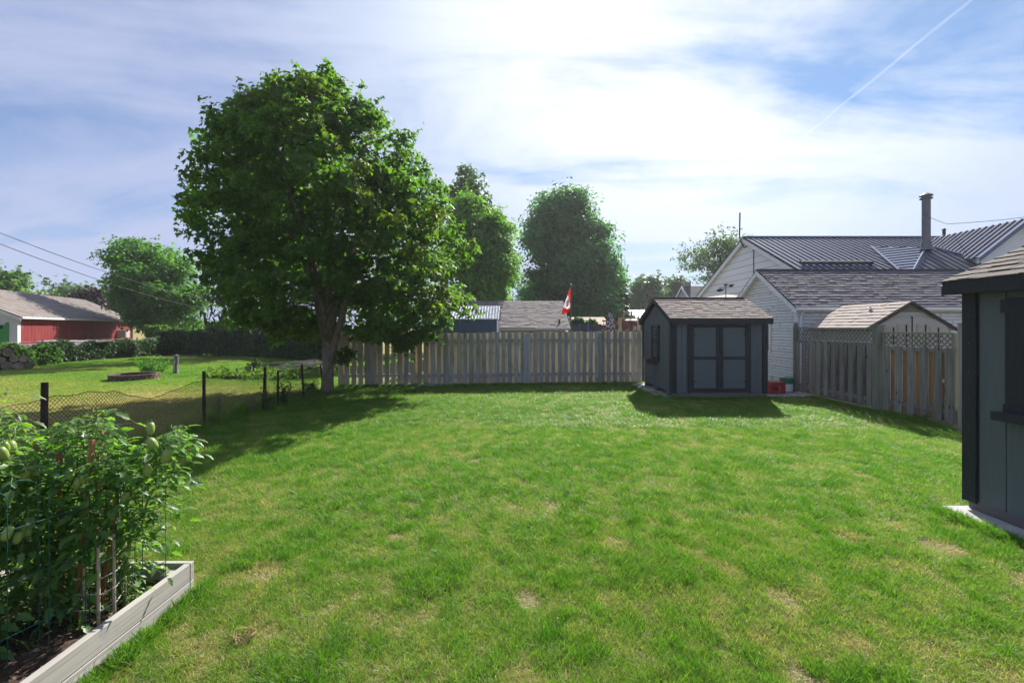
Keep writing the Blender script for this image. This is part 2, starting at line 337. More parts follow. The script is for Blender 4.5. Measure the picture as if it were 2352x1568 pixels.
# ---------------------------------------------------------------- grass
def grassmat(name):
    m = bpy.data.materials.new(name); m.use_nodes = True; nt = m.node_tree; N = nt.nodes; L = nt.links
    P = N['Principled BSDF']; P.inputs['Roughness'].default_value = 0.45; P.inputs['Specular IOR Level'].default_value = 0.35
    at_ = N.new('ShaderNodeAttribute'); at_.attribute_type = 'INSTANCER'; at_.attribute_name = 'tint'
    isl = N.new('ShaderNodeNewGeometry').outputs['Random Per Island']
    ad = N.new('ShaderNodeMath'); ad.operation = 'MULTIPLY_ADD'; L.new(isl, ad.inputs[0]); ad.inputs[1].default_value = 0.5; L.new(at_.outputs['Fac'], ad.inputs[2])
    sb = N.new('ShaderNodeMath'); sb.operation = 'SUBTRACT'; L.new(ad.outputs[0], sb.inputs[0]); sb.inputs[1].default_value = 0.25; sb.use_clamp = True
    cr = N.new('ShaderNodeValToRGB'); L.new(sb.outputs[0], cr.inputs[0]); E = cr.color_ramp.elements
    E[0].position = 0.0; E[0].color = (0.075, 0.175, 0.019, 1); E[1].position = 1.0; E[1].color = (0.50, 0.37, 0.22, 1)
    for p, c in ((0.28, (0.125, 0.235, 0.024, 1)), (0.50, (0.20, 0.275, 0.042, 1)), (0.72, (0.28, 0.255, 0.10, 1))):
        e = E.new(p); e.color = c
    L.new(cr.outputs[0], P.inputs['Base Color'])
    t = N.new('ShaderNodeBsdfTranslucent'); mt = N.new('ShaderNodeMix'); mt.data_type = 'RGBA'; mt.blend_type = 'MULTIPLY'; mt.inputs[0].default_value = 1
    L.new(cr.outputs[0], mt.inputs[6]); mt.inputs[7].default_value = (1.35, 1.75, 0.75, 1); L.new(mt.outputs[2], t.inputs[0])
    ms = N.new('ShaderNodeMixShader'); ms.inputs[0].default_value = 0.5
    L.new(P.outputs[0], ms.inputs[1]); L.new(t.outputs[0], ms.inputs[2]); L.new(ms.outputs[0], N['Material Output'].inputs[0])
    return m
M_grass = grassmat('grass_blades')
def tuft_mesh(name, nb, rad, hmin, hmax, w, lean, seed, segs=3):
    r = np.random.default_rng(seed); V = []; Fc = []
    for _ in range(nb):
        a = r.uniform(0, 2*math.pi); rr = rad * math.sqrt(r.uniform()); x, y = rr*math.cos(a), rr*math.sin(a)
        h = r.uniform(hmin, hmax); d = r.uniform(0, 2*math.pi); ln = lean * r.uniform(0.3, 1.5)
        dx, dy = math.cos(d), math.sin(d); tw = r.uniform(0, math.pi); wx, wy = math.cos(tw), math.sin(tw); ww = w * r.uniform(0.6, 1.3); b = len(V)
        for i in range(segs):
            t = i / segs; o = h * ln * t * t; wd = ww * (1 - 0.45 * t) / 2; zz = h * (t - 0.35 * ln * t * t * 0.8)
            V += [(x + dx*o - wx*wd, y + dy*o - wy*wd, zz - 0.004), (x + dx*o + wx*wd, y + dy*o + wy*wd, zz - 0.004)]
        o = h * ln; V.append((x + dx*o, y + dy*o, h * (1 - 0.28 * ln))); V.append(V[-1])
        for i in range(segs):
            Fc.append((b + 2*i, b + 2*i + 1, b + 2*i + 3, b + 2*i + 2))
    return npmesh(name, V, Fc, M_grass)
def scatter(name, protos, P, label=None):
    """one object whose geometry nodes set a tuft on every point; P rows: x, y, z, tint, scale, heightscale, variant"""
    P = np.asarray(P, np.float32); me = bpy.data.meshes.new(name); me.vertices.add(len(P)); me.vertices.foreach_set('co', P[:, :3].ravel().copy())
    A = me.attributes.new('tint', 'FLOAT', 'POINT'); A.data.foreach_set('value', P[:, 3].copy())
    A = me.attributes.new('scl', 'FLOAT_VECTOR', 'POINT'); A.data.foreach_set('vector', np.stack([P[:, 4], P[:, 4], P[:, 4] * P[:, 5]], 1).ravel().copy())
    A = me.attributes.new('rot', 'FLOAT_VECTOR', 'POINT'); q = np.zeros((len(P), 3), np.float32); q[:, 2] = RNG.uniform(0, 6.28, len(P)); A.data.foreach_set('vector', q.ravel())
    A = me.attributes.new('idx', 'INT', 'POINT'); A.data.foreach_set('value', P[:, 6].astype(np.int32))
    me.update(); o = link(name, me)
    c = bpy.data.collections.new(name + '_tufts')
    for i, pm in enumerate(protos): c.objects.link(bpy.data.objects.new('%s_tuft_%02d' % (name, i), pm))
    g = bpy.data.node_groups.new(name, 'GeometryNodeTree'); g.interface.new_socket('Geometry', in_out='INPUT', socket_type='NodeSocketGeometry'); g.interface.new_socket('Geometry', in_out='OUTPUT', socket_type='NodeSocketGeometry')
    N = g.nodes; L = g.links; gi = N.new('NodeGroupInput'); go = N.new('NodeGroupOutput'); ip = N.new('GeometryNodeInstanceOnPoints'); ci = N.new('GeometryNodeCollectionInfo')
    ci.inputs['Collection'].default_value = c; ci.inputs['Separate Children'].default_value = True; ci.inputs['Reset Children'].default_value = True
    ip.inputs['Pick Instance'].default_value = True
    def na(n, t):
        a = N.new('GeometryNodeInputNamedAttribute'); a.data_type = t; a.inputs[0].default_value = n; return a.outputs[0]
    L.new(gi.outputs[0], ip.inputs['Points']); L.new(ci.outputs[0], ip.inputs['Instance']); L.new(na('idx', 'INT'), ip.inputs['Instance Index'])
    L.new(na('rot', 'FLOAT_VECTOR'), ip.inputs['Rotation']); L.new(na('scl', 'FLOAT_VECTOR'), ip.inputs['Scale']); L.new(ip.outputs[0], go.inputs[0])
    md = o.modifiers.new('scatter', 'NODES'); md.node_group = g
    return tag(o, label, 'grass', kind='stuff')
def blocked(x, y):
    if 4.0 < x < 7.0 and 11.33 < y < 14.5: return True          # garden shed slab
    if x > 4.2 and y < 4.52: return True
    if x < -2.13 and 0.9 < y < 3.12 and x > -3.5: return True
    if 6.5 < x < 7.75 and 11.55 < y < 13.0: return True
    if x > 7.78: return True
    return False
def grass():
    near = [tuft_mesh('grass_near_%d' % i, 28, 0.05, 0.018, 0.060, 0.0030, 1.0, 50 + i) for i in range(5)]
    long_ = [tuft_mesh('grass_long_%d' % i, 30, 0.045, 0.05, 0.10, 0.0036, 0.75, 80 + i) for i in range(3)]
    P = []
    def put(n, y0, y1, base, hs):
        c = 0
        for _ in range(n):
            y = math.sqrt(random.uniform(y0*y0, y1*y1)); x = random.uniform(-1.16, 1.16) * y
            if x < -5.75: continue
            if blocked(x, y): continue
            t = lawn_tint(x, y)
            for bx, by, br in BARE:
                q = ((x-bx)**2 + ((y-by)*0.8)**2) / br**2
                if q < 1.0: t = max(t, 0.97)
            lush = 0.0
            for bx, by, br in LUSH:
                q = ((x-bx)**2 + (y-by)**2) / (br*br*1.2)
                if q < 1.6: lush = max(lush, (1.6 - q) / 1.6)
            if lush > 0: lush *= 0.55; t = t * (1 - lush) + 0.14 * lush
            if t > 0.9 and random.random() < 0.72: continue
            if t > 0.72 and random.random() < 0.25: continue
            hsc = (1.25 - 0.62 * t) * random.uniform(0.8, 1.25) * hs
            v = random.randrange(5)
            if lush > 0.25 and random.random() < 0.55: v = 5 + random.randrange(3); hsc *= 0.55 + 0.4 * lush
            elif t < 0.25 and random.random() < 0.15: v = 5 + random.randrange(3); hsc *= 0.75
            P.append((x, y, gz(x, y), min(1, max(0, t + random.uniform(-0.2, 0.24))), base, hsc, v))
    put(21000, 1.7, 4.2, 1.0, 1.0)
    put(30000, 4.2, 8.0, 1.35, 0.85)
    put(42000, 8.0, 15.2, 2.2, 0.55)
    # tall fringe at fence feet and slab edges
    for _ in range(2600):
        k = random.random()
        if k < 0.30: y = random.uniform(8.1, 12.2); x = 7.72 - abs(random.gauss(0, 0.07))
        elif k < 0.55: x = random.uniform(-5.2, 4.0); y = 13.75 + (x + 5.28) * 0.086 - abs(random.gauss(0, 0.12))
        elif k < 0.70:
            if random.random() < .6: continue
            x = -2.12 + abs(random.gauss(0, 0.03)); y = random.uniform(1.5, 3.15)
        elif k < 0.80: x = random.uniform(3.9, 6.6); y = 11.32 - abs(random.gauss(0, 0.03))
        elif k < 0.9: x = 4.18 - abs(random.gauss(0, 0.03)); y = random.uniform(2.5, 4.5)
        else: x = -5.45 + random.gauss(0, 0.15); y = random.uniform(4, 12.8)
        if blocked(x, y): continue
        P.append((x, y, gz(x, y), random.uniform(0.0, 0.35), 1.2 if y < 5 else 1.8, random.uniform(0.7, 1.1) if y < 5 else .75, 5 + random.randrange(3)))
    scatter('lawn_grass', near + long_, P, 'patchy green and straw coloured lawn grass across the fenced yard')
    # neighbour's field
    far = [tuft_mesh('grass_field_%d' % i, 22, 0.10, 0.015, 0.04, 0.007, 0.8, 120 + i, 2) for i in range(4)]
    P = []
    for _ in range(42000):
        y = math.sqrt(random.uniform(4.5**2, 28**2)); x = -random.uniform(5.7, 24)
        if x < -1.16 * y - 0.5: continue
        a = noise.noise((x * 0.30, y * 0.22, 4.4)); b = noise.noise((x * 1.5, y * 1.5, 9.1))
        t = 0.42 + 0.45 * a + 0.25 * b + 0.26 * max(0.0, min(1.0, (15.5 - y) / 3.0)) - (0.10 if y > 16 else 0)
        P.append((x, y, gz(x, y), min(0.9, max(0.12, t)), 1.5 + y * 0.05, 0.55 * random.uniform(0.7, 1.2), random.randrange(4)))
    scatter('field_grass', far, P, 'short sun yellowed grass of the neighbouring yard beyond the wire fence')
    # tall rough grass at the wire fence foot
    tall = [tuft_mesh('grass_tall_%d' % i, 26, 0.10, 0.16, 0.42, 0.005, 0.45, 150 + i, 3) for i in range(3)]
    P = []
    for _ in range(520):
        y = random.uniform(4.0, 12.6); x = -5.72 + random.gauss(0, 0.16) + (12.6 - y) * -0.012
        t = 0.62 + 0.4 * noise.noise((x, y * 0.8, 2.2)) + random.uniform(-0.2, 0.2)
        P.append((x, y, 0, min(1, max(0.2, t)), 1.0, random.uniform(0.5, 1.1) * (1.0 if y < 9.8 else 0.45), random.randrange(3)))
    scatter('tall_fence_grass', tall, P, 'tall rough half dry grass growing along the foot of the wire fence')
grass()

# ---------------------------------------------------------------- leaves, crowns, trees
def leaves(C, size, kind, nrm_out=None, seed=0, up=0.6, out=0.5, rnd=0.9):
    """C: (n,3) leaf positions -> verts, quads.  maple = three kites, oval = one kite, needle = long hanging kite"""
    r = np.random.default_rng(seed); n = len(C)
    nm = r.normal(0, 1, (n, 3)) * rnd * 0.6; nm[:, 2] += up
    if nrm_out is not None: nm += nrm_out * out
    nm /= np.linalg.norm(nm, axis=1, keepdims=True) + 1e-9
    d = r.normal(0, 1, (n, 3)); d[:, 2] -= 0.9
    if kind == 'needle': d = r.normal(0, 0.25, (n, 3)); d[:, 2] -= 1.0
    d -= nm * (d * nm).sum(1, keepdims=True); d /= np.linalg.norm(d, axis=1, keepdims=True) + 1e-9
    s = np.cross(nm, d); sz = size * r.uniform(0.65, 1.25, (n, 1)); V = []; 
    def kite(ang, ln, wd, tilt):
        dd = d * math.cos(ang) + s * math.sin(ang); ss = -d * math.sin(ang) + s * math.cos(ang)
        a = C; b = C + (dd * 0.5 * ln + ss * wd + nm * tilt) * sz; c = C + (dd * ln - nm * 0.12) * sz; e = C + (dd * 0.5 * ln - ss * wd + nm * tilt) * sz
        V.append(np.stack([a, b, c, e], 1))
    if kind == 'maple':
        kite(0, 1.0, 0.30, 0.05); kite(0.95, 0.82, 0.24, 0.1); kite(-0.95, 0.82, 0.24, 0.1)
    elif kind == 'needle': kite(0, 1.0, 0.14, 0.0)
    elif kind == 'long': kite(0, 1.0, 0.2, 0.05)
    else: kite(0, 1.0, 0.36, 0.08)
    V = np.concatenate(V, 1).reshape(-1, 3)       # kites of one leaf stay next to each other
    return V, np.arange(len(V), dtype=np.int32).reshape(-1, 4)
def crown_clusters(outline, Y, n, depth=0.9, seed=0, lump=0.16, shell=0.42, Yc=None, clear=None):
    r = np.random.default_rng(seed)
    zs = np.array([zt(o[0], Y) for o in outline]); xl = np.array([at(o[1], Y) for o in outline]); xr = np.array([at(o[2], Y) for o in outline])
    idx = np.argsort(zs); zs, xl, xr = zs[idx], xl[idx], xr[idx]; out = []; nr = []
    wmax = (xr - xl).max()
    while len(out) < n:
        z = r.uniform(zs[0], zs[-1]); a, b = np.interp(z, zs, xl), np.interp(z, zs, xr); hw = (b - a) / 2
        if r.uniform() > 0.15 + 0.85 * hw * 2 / wmax: continue
        th = r.uniform(0, 2*math.pi); rad = r.uniform() ** shell
        lm = 1 + lump * 2 * noise.noise((math.cos(th) * 2.6 + seed, math.sin(th) * 2.6, z * 9 / wmax)) - lump * 0.35
        if r.uniform() < 0.05: rad *= 1.08
        q = rad * lm; x = (a + b)/2 + hw*q*math.cos(th); y = (Yc or Y) + hw*q*depth*math.sin(th)
        # cut back what would bulge past the outline seen from the lawn
        zi = H + (z - H) * Y / y; xi = x * Y / y; ea, eb = np.interp(zi, zs, xl), np.interp(zi, zs, xr); mg = 0.012 * wmax
        if y < Y and (zi > zs[-1] or xi < ea - mg or xi > eb + mg): continue
        if clear and clear(x, y, z): continue
        out.append((x, y, z)); nr.append((math.cos(th)*rad, math.sin(th)*rad, (z - zs.mean()) / (zs[-1] - zs[0]) * 1.4))
    return np.array(out), np.array(nr)
def tree(name, label, cat, px, Y, outline, n, per, rc, size, kind, lm, bark, trunk_r, seed, depth=0.9, lump=0.16, limbs=7, lobes=0, lobe_r=0.2, lobe_mix=.66, group=None, base_px=None, flat=0.6, drop=0.0, shell=0.42, fork=None, up=0.6, rnd=0.9, clear=None, tips_n=0, fine=1.0):
    bx = at(base_px if base_px else px, Y); t = thing(name, label, cat, (bx, Y, 0), group=group)
    C, NR = crown_clusters(outline, Y, n, depth, seed, lump, shell, clear=clear); r = np.random.default_rng(seed + 1)
    o = np.array([bx, Y, 0.0])
    if lobes:                                     # boughs: rounded sub-crowns whose skins carry the foliage
        LC, LN = crown_clusters(outline, Y, lobes, depth, seed + 5, lump, 0.34); wd = (C[:, 0].max() - C[:, 0].min()) * lobe_r; j = r.integers(0, lobes, n); dv = r.normal(0, 1, (n, 3)); dv[:, 2] += .35; dv /= np.linalg.norm(dv, axis=1, keepdims=True)
        sz_ = r.uniform(.7, 1.2, lobes)[j][:, None]; C2 = LC[j] * .9 + (C.mean(0) * .1) + dv * wd * sz_ * np.array([1, 1, .8]) * r.uniform(.75, 1.0, (n, 1)); C = np.where((r.uniform(0, 1, (n, 1)) < lobe_mix), C2, C); NR = dv * 1.2 + NR * .3
        C[:, 2] = np.maximum(C[:, 2], 1.2)
    k = np.repeat(np.arange(n), per); L = r.normal(0, 1, (len(k), 3)); L /= np.linalg.norm(L, axis=1, keepdims=True) + 1e-9
    L *= (r.uniform(0, 1, (len(k), 1)) ** 0.5) * rc * r.uniform(0.7, 1.3, (n, 1))[k]; L[:, 2] *= flat
    if drop: L[:, 2] -= np.abs(L[:, 0] * r.uniform(0, drop, len(k)))
    if tips_n is not None:                        # single twigs reaching out of the crown, sparsely leaved
        TC = []; TN = []
        ro = np.linalg.norm(NR[:, :2], axis=1) + np.maximum(NR[:, 2], 0) * 0.6; order = np.argsort(-ro)[:max(1, int(n * 0.45))]
        for j in r.choice(order, min(len(order), tips_n or n // 5), replace=False):
            d_ = NR[j] + r.normal(0, .35, 3); d_[2] += .25; d_ /= np.linalg.norm(d_); ln_ = rc * r.uniform(0.9, 1.7)
            m_ = int(14 * fine); s_ = r.uniform(.3, 1, (m_, 1)); TC.append(C[j] + d_ * ln_ * s_ + r.normal(0, rc * .13, (m_, 3))); TN += [NR[j]] * m_
        TC = np.concatenate(TC)
    Pp = C[k] + L; keep = Pp[:, 2] > 0.35; Pp = Pp[keep]; nr = (NR[k] * 0.6 + L / rc * 1.1)[keep]
    if tips_n is not None: Pp = np.concatenate([Pp, TC]); nr = np.concatenate([nr, np.array(TN)])
    V, Fc = leaves(Pp, size, kind, nr, seed + 2, up=up, rnd=rnd)
    link('crown', npmesh('crown', V - o, Fc, lm), t)
    # trunk with limbs reaching the clusters
    m = MB(); zs = C[:, 2]; ctr = C.mean(0) - o; zf = max(zs.min() * 0.9, 0.8) if fork is None else fork; top = zs.max()
    m.tube([(0, 0, -0.1), (0, 0, 0.12), (0.02, 0, zf*0.5), (0.0, 0, zf)], [trunk_r*1.7, trunk_r*1.18, trunk_r, trunk_r*1.02], 10)
    rr = random.Random(seed); tips = []
    for i in range(limbs):
        a = 2*math.pi*i/limbs + rr.uniform(-.3, .3); hz = rr.uniform(0.5, 0.92) * (top - zf) + zf
        j = np.argmin(((C[:, :2] - o[:2] - np.array([math.cos(a), math.sin(a)]) * (C[:, 0].max() - C[:, 0].min()) * 0.28)**2).sum(1) + (C[:, 2] - hz)**2)
        e = Vector(C[j] - o); s0 = Vector((0, 0, zf - 0.05)); midp = s0.lerp(e, 0.45) + Vector((0, 0, 0.10*(e.z - zf))) - Vector((e.x, e.y, 0)) * 0.12
        q = [s0, s0.lerp(midp, 0.5) - Vector((e.x, e.y, 0)) * 0.03, midp, midp.lerp(e, 0.5), e]; rad = [trunk_r*0.62, trunk_r*0.5, trunk_r*0.34, trunk_r*0.2, trunk_r*0.07]
        m.tube(q, rad, 7); tips.append((q, rad))
    nb = min(n, 90)
    for j in rr.sample(range(n), nb):
        e = Vector(C[j] - o); best = None
        for q, rad in tips:
            for a in range(1, 5):
                dd = (q[a] - e).length + max(0, q[a].z - e.z) * 0.8
                if best is None or dd < best[0]: best = (dd, q[a], rad[a])
        s0 = best[1]; md = s0.lerp(e, 0.5) + Vector((rr.uniform(-.1, .1), rr.uniform(-.1, .1), 0.12 * (e - s0).length))
        w = min(best[2] * 0.6, trunk_r * 0.16); m.tube([s0, md, e], [w, w * 0.55, w * 0.2], 5)
    tr = m.build('trunk', bark, t, smooth=True)
    return t
ml = [(186, 700, 765), (205, 610, 785), (232, 570, 825), (265, 520, 880), (315, 476, 930), (368, 452, 985), (430, 440, 1030), (490, 425, 1055), (560, 455, 1078), (620, 470, 1082), (680, 500, 1078), (725, 540, 1045), (755, 600, 1010), (775, 690, 960)]
main = tree('maple_tree', 'large rounded maple with a forked trunk beside the board fence', 'tree', 752, 12.7, ml, 1050, 50, 0.38, 0.12, 'maple', M_maple, M_bark, 0.145, 3, lump=0.13, limbs=10, fork=1.25, shell=0.42, base_px=752, depth=0.85, tips_n=150,
    clear=lambda x, y, z: abs(x - at(762, 12.7) * y / 12.7) < 0.95 and (z - H) * 12.7 / y < 0.78 and y < 12.9)
MB().tube([(.05, 0, .85), (.08, -.02, 1.2), (-.10, -.06, 1.6), (-.20, -.08, 2.05), (-.34, -.05, 2.8), (-.5, 0, 3.8)], [.12, .10, .075, .066, .055, .04], 9).build('limb', M_bark, main, smooth=True)
MB().tube([(.05, 0, .85), (.16, -.02, 1.2), (.30, -.06, 1.6), (.43, -.08, 2.05), (.60, -.05, 2.8), (.8, 0, 3.9)], [.13, .12, .10, .09, .07, .05], 9).build('limb', M_bark, main, smooth=True)
def hanging(parent):          # leafy sprays hanging low over the fence and at the trunk
    C = []
    for px, py, Y, rc, n in ((925, 795, 12.4, .28, 120), (940, 775, 12.3, .3, 130), (900, 770, 12.2, .3, 110), (787, 822, 12.9, .22, 90), (800, 812, 12.9, .17, 60), (980, 760, 12.1, .28, 90), (860, 765, 12.2, .3, 100), (700, 768, 12.2, .25, 60), (640, 765, 12.4, .25, 70),
                          (437, 478, 12.6, .25, 45), (420, 495, 12.6, .2, 30), (455, 320, 12.8, .25, 30), (750, 165, 12.7, .22, 55), (757, 185, 12.7, .3, 55), (640, 178, 12.7, .22, 40), (440, 440, 12.7, .2, 25)):
        c = np.array([at(px, Y), Y, zt(py, Y)]); C.append(c + RNG.normal(0, 0.5, (n, 3)) * rc)
    C = np.concatenate(C); V, Fc = leaves(C, 0.125, 'maple', None, 77); o = np.array(parent.location)
    link('hanging_spray', npmesh('hanging_spray', V - o, Fc, M_maple), parent)
hanging(main)
tree('maple_tree', 'broad dark blue green maple behind the flag and tan roof', 'tree', 1315, 45, [(440, 1292, 1330), (462, 1238, 1350), (500, 1208, 1372), (545, 1198, 1392), (590, 1190, 1420), (645, 1182, 1438), (695, 1184, 1438), (730, 1195, 1425)], 380, 150, 1.5, 0.34, 'oval', M_maple2, M_bark2, 0.45, 21, lump=0.26, shell=0.5, tips_n=60, rnd=0.5, lobes=44, lobe_r=0.10, lobe_mix=.4)
tree('birch_tree', 'light green drooping birch right of the large rounded maple', 'tree', 1110, 28, [(452, 1055, 1095), (480, 1045, 1140), (520, 1035, 1172), (580, 1025, 1185), (640, 1025, 1180), (690, 1040, 1155), (722, 1060, 1110)], 360, 110, 0.75, 0.20, 'oval', M_birch, M_bark2, 0.22, 22, drop=0.9, lump=0.25, tips_n=90, rnd=0.7, lobes=34, lobe_r=0.12)
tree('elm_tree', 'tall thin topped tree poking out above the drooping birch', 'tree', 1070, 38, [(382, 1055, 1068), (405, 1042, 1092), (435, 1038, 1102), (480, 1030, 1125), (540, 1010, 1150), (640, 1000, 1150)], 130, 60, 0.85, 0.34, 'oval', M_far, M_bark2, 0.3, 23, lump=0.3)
tree('poplar_tree', 'bright green wide tree behind the red barn end', 'tree', 365, 38, [(550, 300, 325), (575, 268, 385), (600, 258, 430), (640, 255, 458), (680, 262, 462), (720, 295, 460), (752, 310, 450)], 280, 120, 1.15, 0.28, 'oval', M_bright, M_bark2, 0.4, 24, lump=0.3, tips_n=70, rnd=0.6, lobes=36, lobe_r=0.11)
tree('walnut_tree', 'cropped dark green tree at the left picture edge above the barn roof', 'tree', 5, 48, [(632, -20, 30), (648, -50, 50), (668, -60, 58), (700, -60, 50)], 70, 60, 1.2, 0.45, 'oval', M_maple, M_bark2, 0.3, 25, lump=0.3)
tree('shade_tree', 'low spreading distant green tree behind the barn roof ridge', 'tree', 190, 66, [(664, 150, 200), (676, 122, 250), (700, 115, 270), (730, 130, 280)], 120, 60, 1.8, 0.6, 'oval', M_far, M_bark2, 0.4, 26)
tree('plum_tree', 'dark purple leaved tree peeking over the barn roof slope', 'tree', 212, 50, [(673, 200, 225), (682, 186, 240), (700, 180, 252), (725, 185, 255)], 90, 60, 1.0, 0.4, 'oval', M_purple, M_bark2, 0.25, 27)
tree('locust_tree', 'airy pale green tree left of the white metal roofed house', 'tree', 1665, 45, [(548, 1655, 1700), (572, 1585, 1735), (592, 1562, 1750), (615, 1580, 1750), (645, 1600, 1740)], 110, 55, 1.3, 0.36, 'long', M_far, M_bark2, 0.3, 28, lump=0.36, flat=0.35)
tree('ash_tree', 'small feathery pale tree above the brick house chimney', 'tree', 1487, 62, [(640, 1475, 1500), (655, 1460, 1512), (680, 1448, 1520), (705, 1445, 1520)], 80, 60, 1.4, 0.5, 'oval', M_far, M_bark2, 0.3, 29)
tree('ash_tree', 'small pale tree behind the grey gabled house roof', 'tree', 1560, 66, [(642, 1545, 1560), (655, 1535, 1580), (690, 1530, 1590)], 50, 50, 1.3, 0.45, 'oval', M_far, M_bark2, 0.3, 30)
def spruce(label, px, Y, ytop, ybot, hwpx, seed, n=34, size=0.34, lmat=None, th=0.14):
    t = thing('spruce_tree', label, 'tree', (at(px, Y), Y, 0)); r = random.Random(seed); ztop, zb = zt(ytop, Y), zt(ybot, Y); C = []; m = MB(); hw = hwpx * Y / F
    m.tube([(0, 0, -.1), (0, 0, ztop * 0.5), (0, 0, ztop)], [th * 1.4, th, 0.015], 7)
    for i in range(n * 5):
        f = (i / (n * 5)); z = zb + (ztop - zb) * f; ln = hw * (1 - f) ** 0.8 * r.uniform(0.65, 1.05) + 0.2; a = r.uniform(0, 6.28)
        q = [Vector((math.cos(a)*ln*s, math.sin(a)*ln*s, z - ln * (0.35*s - 0.05) + (0.12 * ln * max(0, s - .7)))) for s in (0, .33, .66, 1)]
        m.tube(q, [0.025, 0.018, 0.012, 0.006], 4)
        for k in range(int(16 + 26 * (1 - f))):
            s = r.uniform(0.12, 1.0); p = Vector((math.cos(a)*ln*s, math.sin(a)*ln*s, z - ln*(0.35*s - 0.05)))
            C.append((p.x + r.gauss(0, .09), p.y + r.gauss(0, .09), p.z - r.uniform(0, 0.28)))
    V, Fc = leaves(np.array(C), size, 'needle', None, seed); link('crown', npmesh('crown', V, Fc, lmat or M_needle), t); m.build('trunk', M_bark2, t, smooth=True)
spruce('tall dark spruce mostly hidden behind the large rounded maple', 630, 30, 168, 760, 180, 41, n=56, size=0.5, th=0.25)
spruce('small dark conifer at the right foot of the broad dark maple', 1420, 48, 600, 745, 30, 42, n=22, size=0.8)

# leafy masses -------------------------------------------------
def leafbox(name, label, cat, pts, h, thick, n, size, lm, seed, kind='oval', ground_z=0.05, lump=0.25, parts=True):
    """a hedge or vine along a polyline: a thing with foliage and stems"""
    r = np.random.default_rng(seed); pts = [Vector((*p, 0)) for p in pts]; t = thing(name, label, cat, pts[0]); o = pts[0]
    seg = [(pts[i+1] - pts[i]).length for i in range(len(pts)-1)]; tot = sum(seg); C = []; NR = []; m = MB()
    for k in range(n):
        s = r.uniform(0, tot); i = 0
        while s > seg[i]: s -= seg[i]; i += 1
        d = (pts[i+1] - pts[i]).normalized(); sd_ = Vector((-d.y, d.x, 0)); p = pts[i] + d * s
        hh = h * (1 + lump * noise.noise((p.x * 1.1, p.y * 1.1, seed))); th = thick * (1 + 0.5 * noise.noise((p.x * 2, p.y * 2, seed + 9)))
        z = ground_z + (hh - ground_z) * r.uniform() ** 0.75; w = (r.uniform() ** 0.4) * th * (1 if r.uniform() < 0.5 else -1) * (1 - 0.35 * (z / hh) ** 3)
        q = p + sd_ * w; C.append((q.x - o.x, q.y - o.y, z)); NR.append((sd_.x * np.sign(w), sd_.y * np.sign(w), 0.3))
    V, Fc = leaves(np.array(C), size, kind, np.array(NR), seed, up=0.4); link('foliage', npmesh('foliage', V, Fc, lm), t)
    for k in range(int(tot / 0.5)):
        s = k * 0.5; i = 0
        while i < len(seg) - 1 and s > seg[i]: s -= seg[i]; i += 1
        p = pts[i] + (pts[i+1] - pts[i]).normalized() * s - o; m.tube([(p.x, p.y, 0), (p.x + .05, p.y, h*.4), (p.x + r.uniform(-.2, .2), p.y, h*.8)], [0.02, 0.015, 0.008], 4)
    m.build('stems', M_bark2, t); return t
leafbox('hedge', 'long dark vine covered hedge at the back of the left yard', 'hedge', [(-24.2, 31.0), (-17.5, 29.0), (-13.5, 26.5), (-9.5, 24.0)], 1.62, 0.42, 52000, 0.15, M_hedge, 61)
leafbox('shrub', 'yellow green shrub at the right end of the red barn', 'shrub', [(-25.8, 32.5), (-23.8, 32.2)], 1.75, 0.6, 3800, 0.2, M_lime, 62)
leafbox('shrub', 'round bright shrub under the wide bright green tree', 'shrub', [(-22.6, 34), (-21.2, 34)], 2.3, 0.7, 3500, 0.2, M_bright, 63)
def weed(name, label, x, y, h, rad, n, size, lm, seed, kind='oval', stalks=8, cat='weed'):
    r = np.random.default_rng(seed); t = thing(name, label, cat, (x, y, 0)); m = MB(); C = []
    for i in range(stalks):
        a = r.uniform(0, 6.28); q = rad * r.uniform(.2, 1); hh = h * r.uniform(.55, 1); e = Vector((math.cos(a)*q, math.sin(a)*q, hh)); b = Vector((e.x*.3, e.y*.3, 0))
        m.tube([b, b.lerp(e, .5) + Vector((0, 0, .04)), e], [.006, .005, .002], 4)
        for k in range(n // stalks):
            s = r.uniform(.15, 1); p = b.lerp(e, s); C.append((p.x + r.normal(0, size*.5), p.y + r.normal(0, size*.5), p.z + r.normal(0, size*.3)))
    V, Fc = leaves(np.array(C), size, kind, None, seed); link('leaves', npmesh('leaves', V, Fc, lm), t); m.build('stems', M_tstem, t)
weed('weed_clump', 'tall bright weeds growing right behind the brick fire ring', at(340, 17.6), 17.6, .75, .55, 700, .09, M_bright, 70, 'long', 24)
weed('weed_clump', 'low bright grass like weeds left of the weathered stump post', at(365, 18.2), 18.2, .5, .7, 600, .10, M_bright, 71, 'long', 24)
weed('small_bush', 'small round bush in the field left of the brush pile', at(585, 18.0), 18.0, .62, .34, 900, .06, M_hedge, 72, cat='bush', stalks=14)
weed('sapling', 'leafy sapling between two posts of the wire fence', at(655, 10.4), 10.4, .75, .22, 320, .055, M_hedge, 73)
weed('sapling', 'weedy sapling with small leaves left of the paired wire fence posts', at(612, 9.7), 9.7, .62, .16, 160, .05, M_hedge, 74)
weed('dock_weed', 'dry brown seeded weed stalk right of the tall fence post', at(500, 8.9), 8.9, .55, .08, 180, .035, M_straw, 75, stalks=5)
weed('dock_weed', 'second dry brown weed stalk midway along the wire fence', at(577, 9.5), 9.5, .42, .09, 150, .035, M_straw, 76, stalks=5)
weed('tree_sucker', 'low leafy sprout at the left foot of the maple trunk', at(712, 12.6), 12.6, .35, .35, 170, .08, M_hedge, 77)
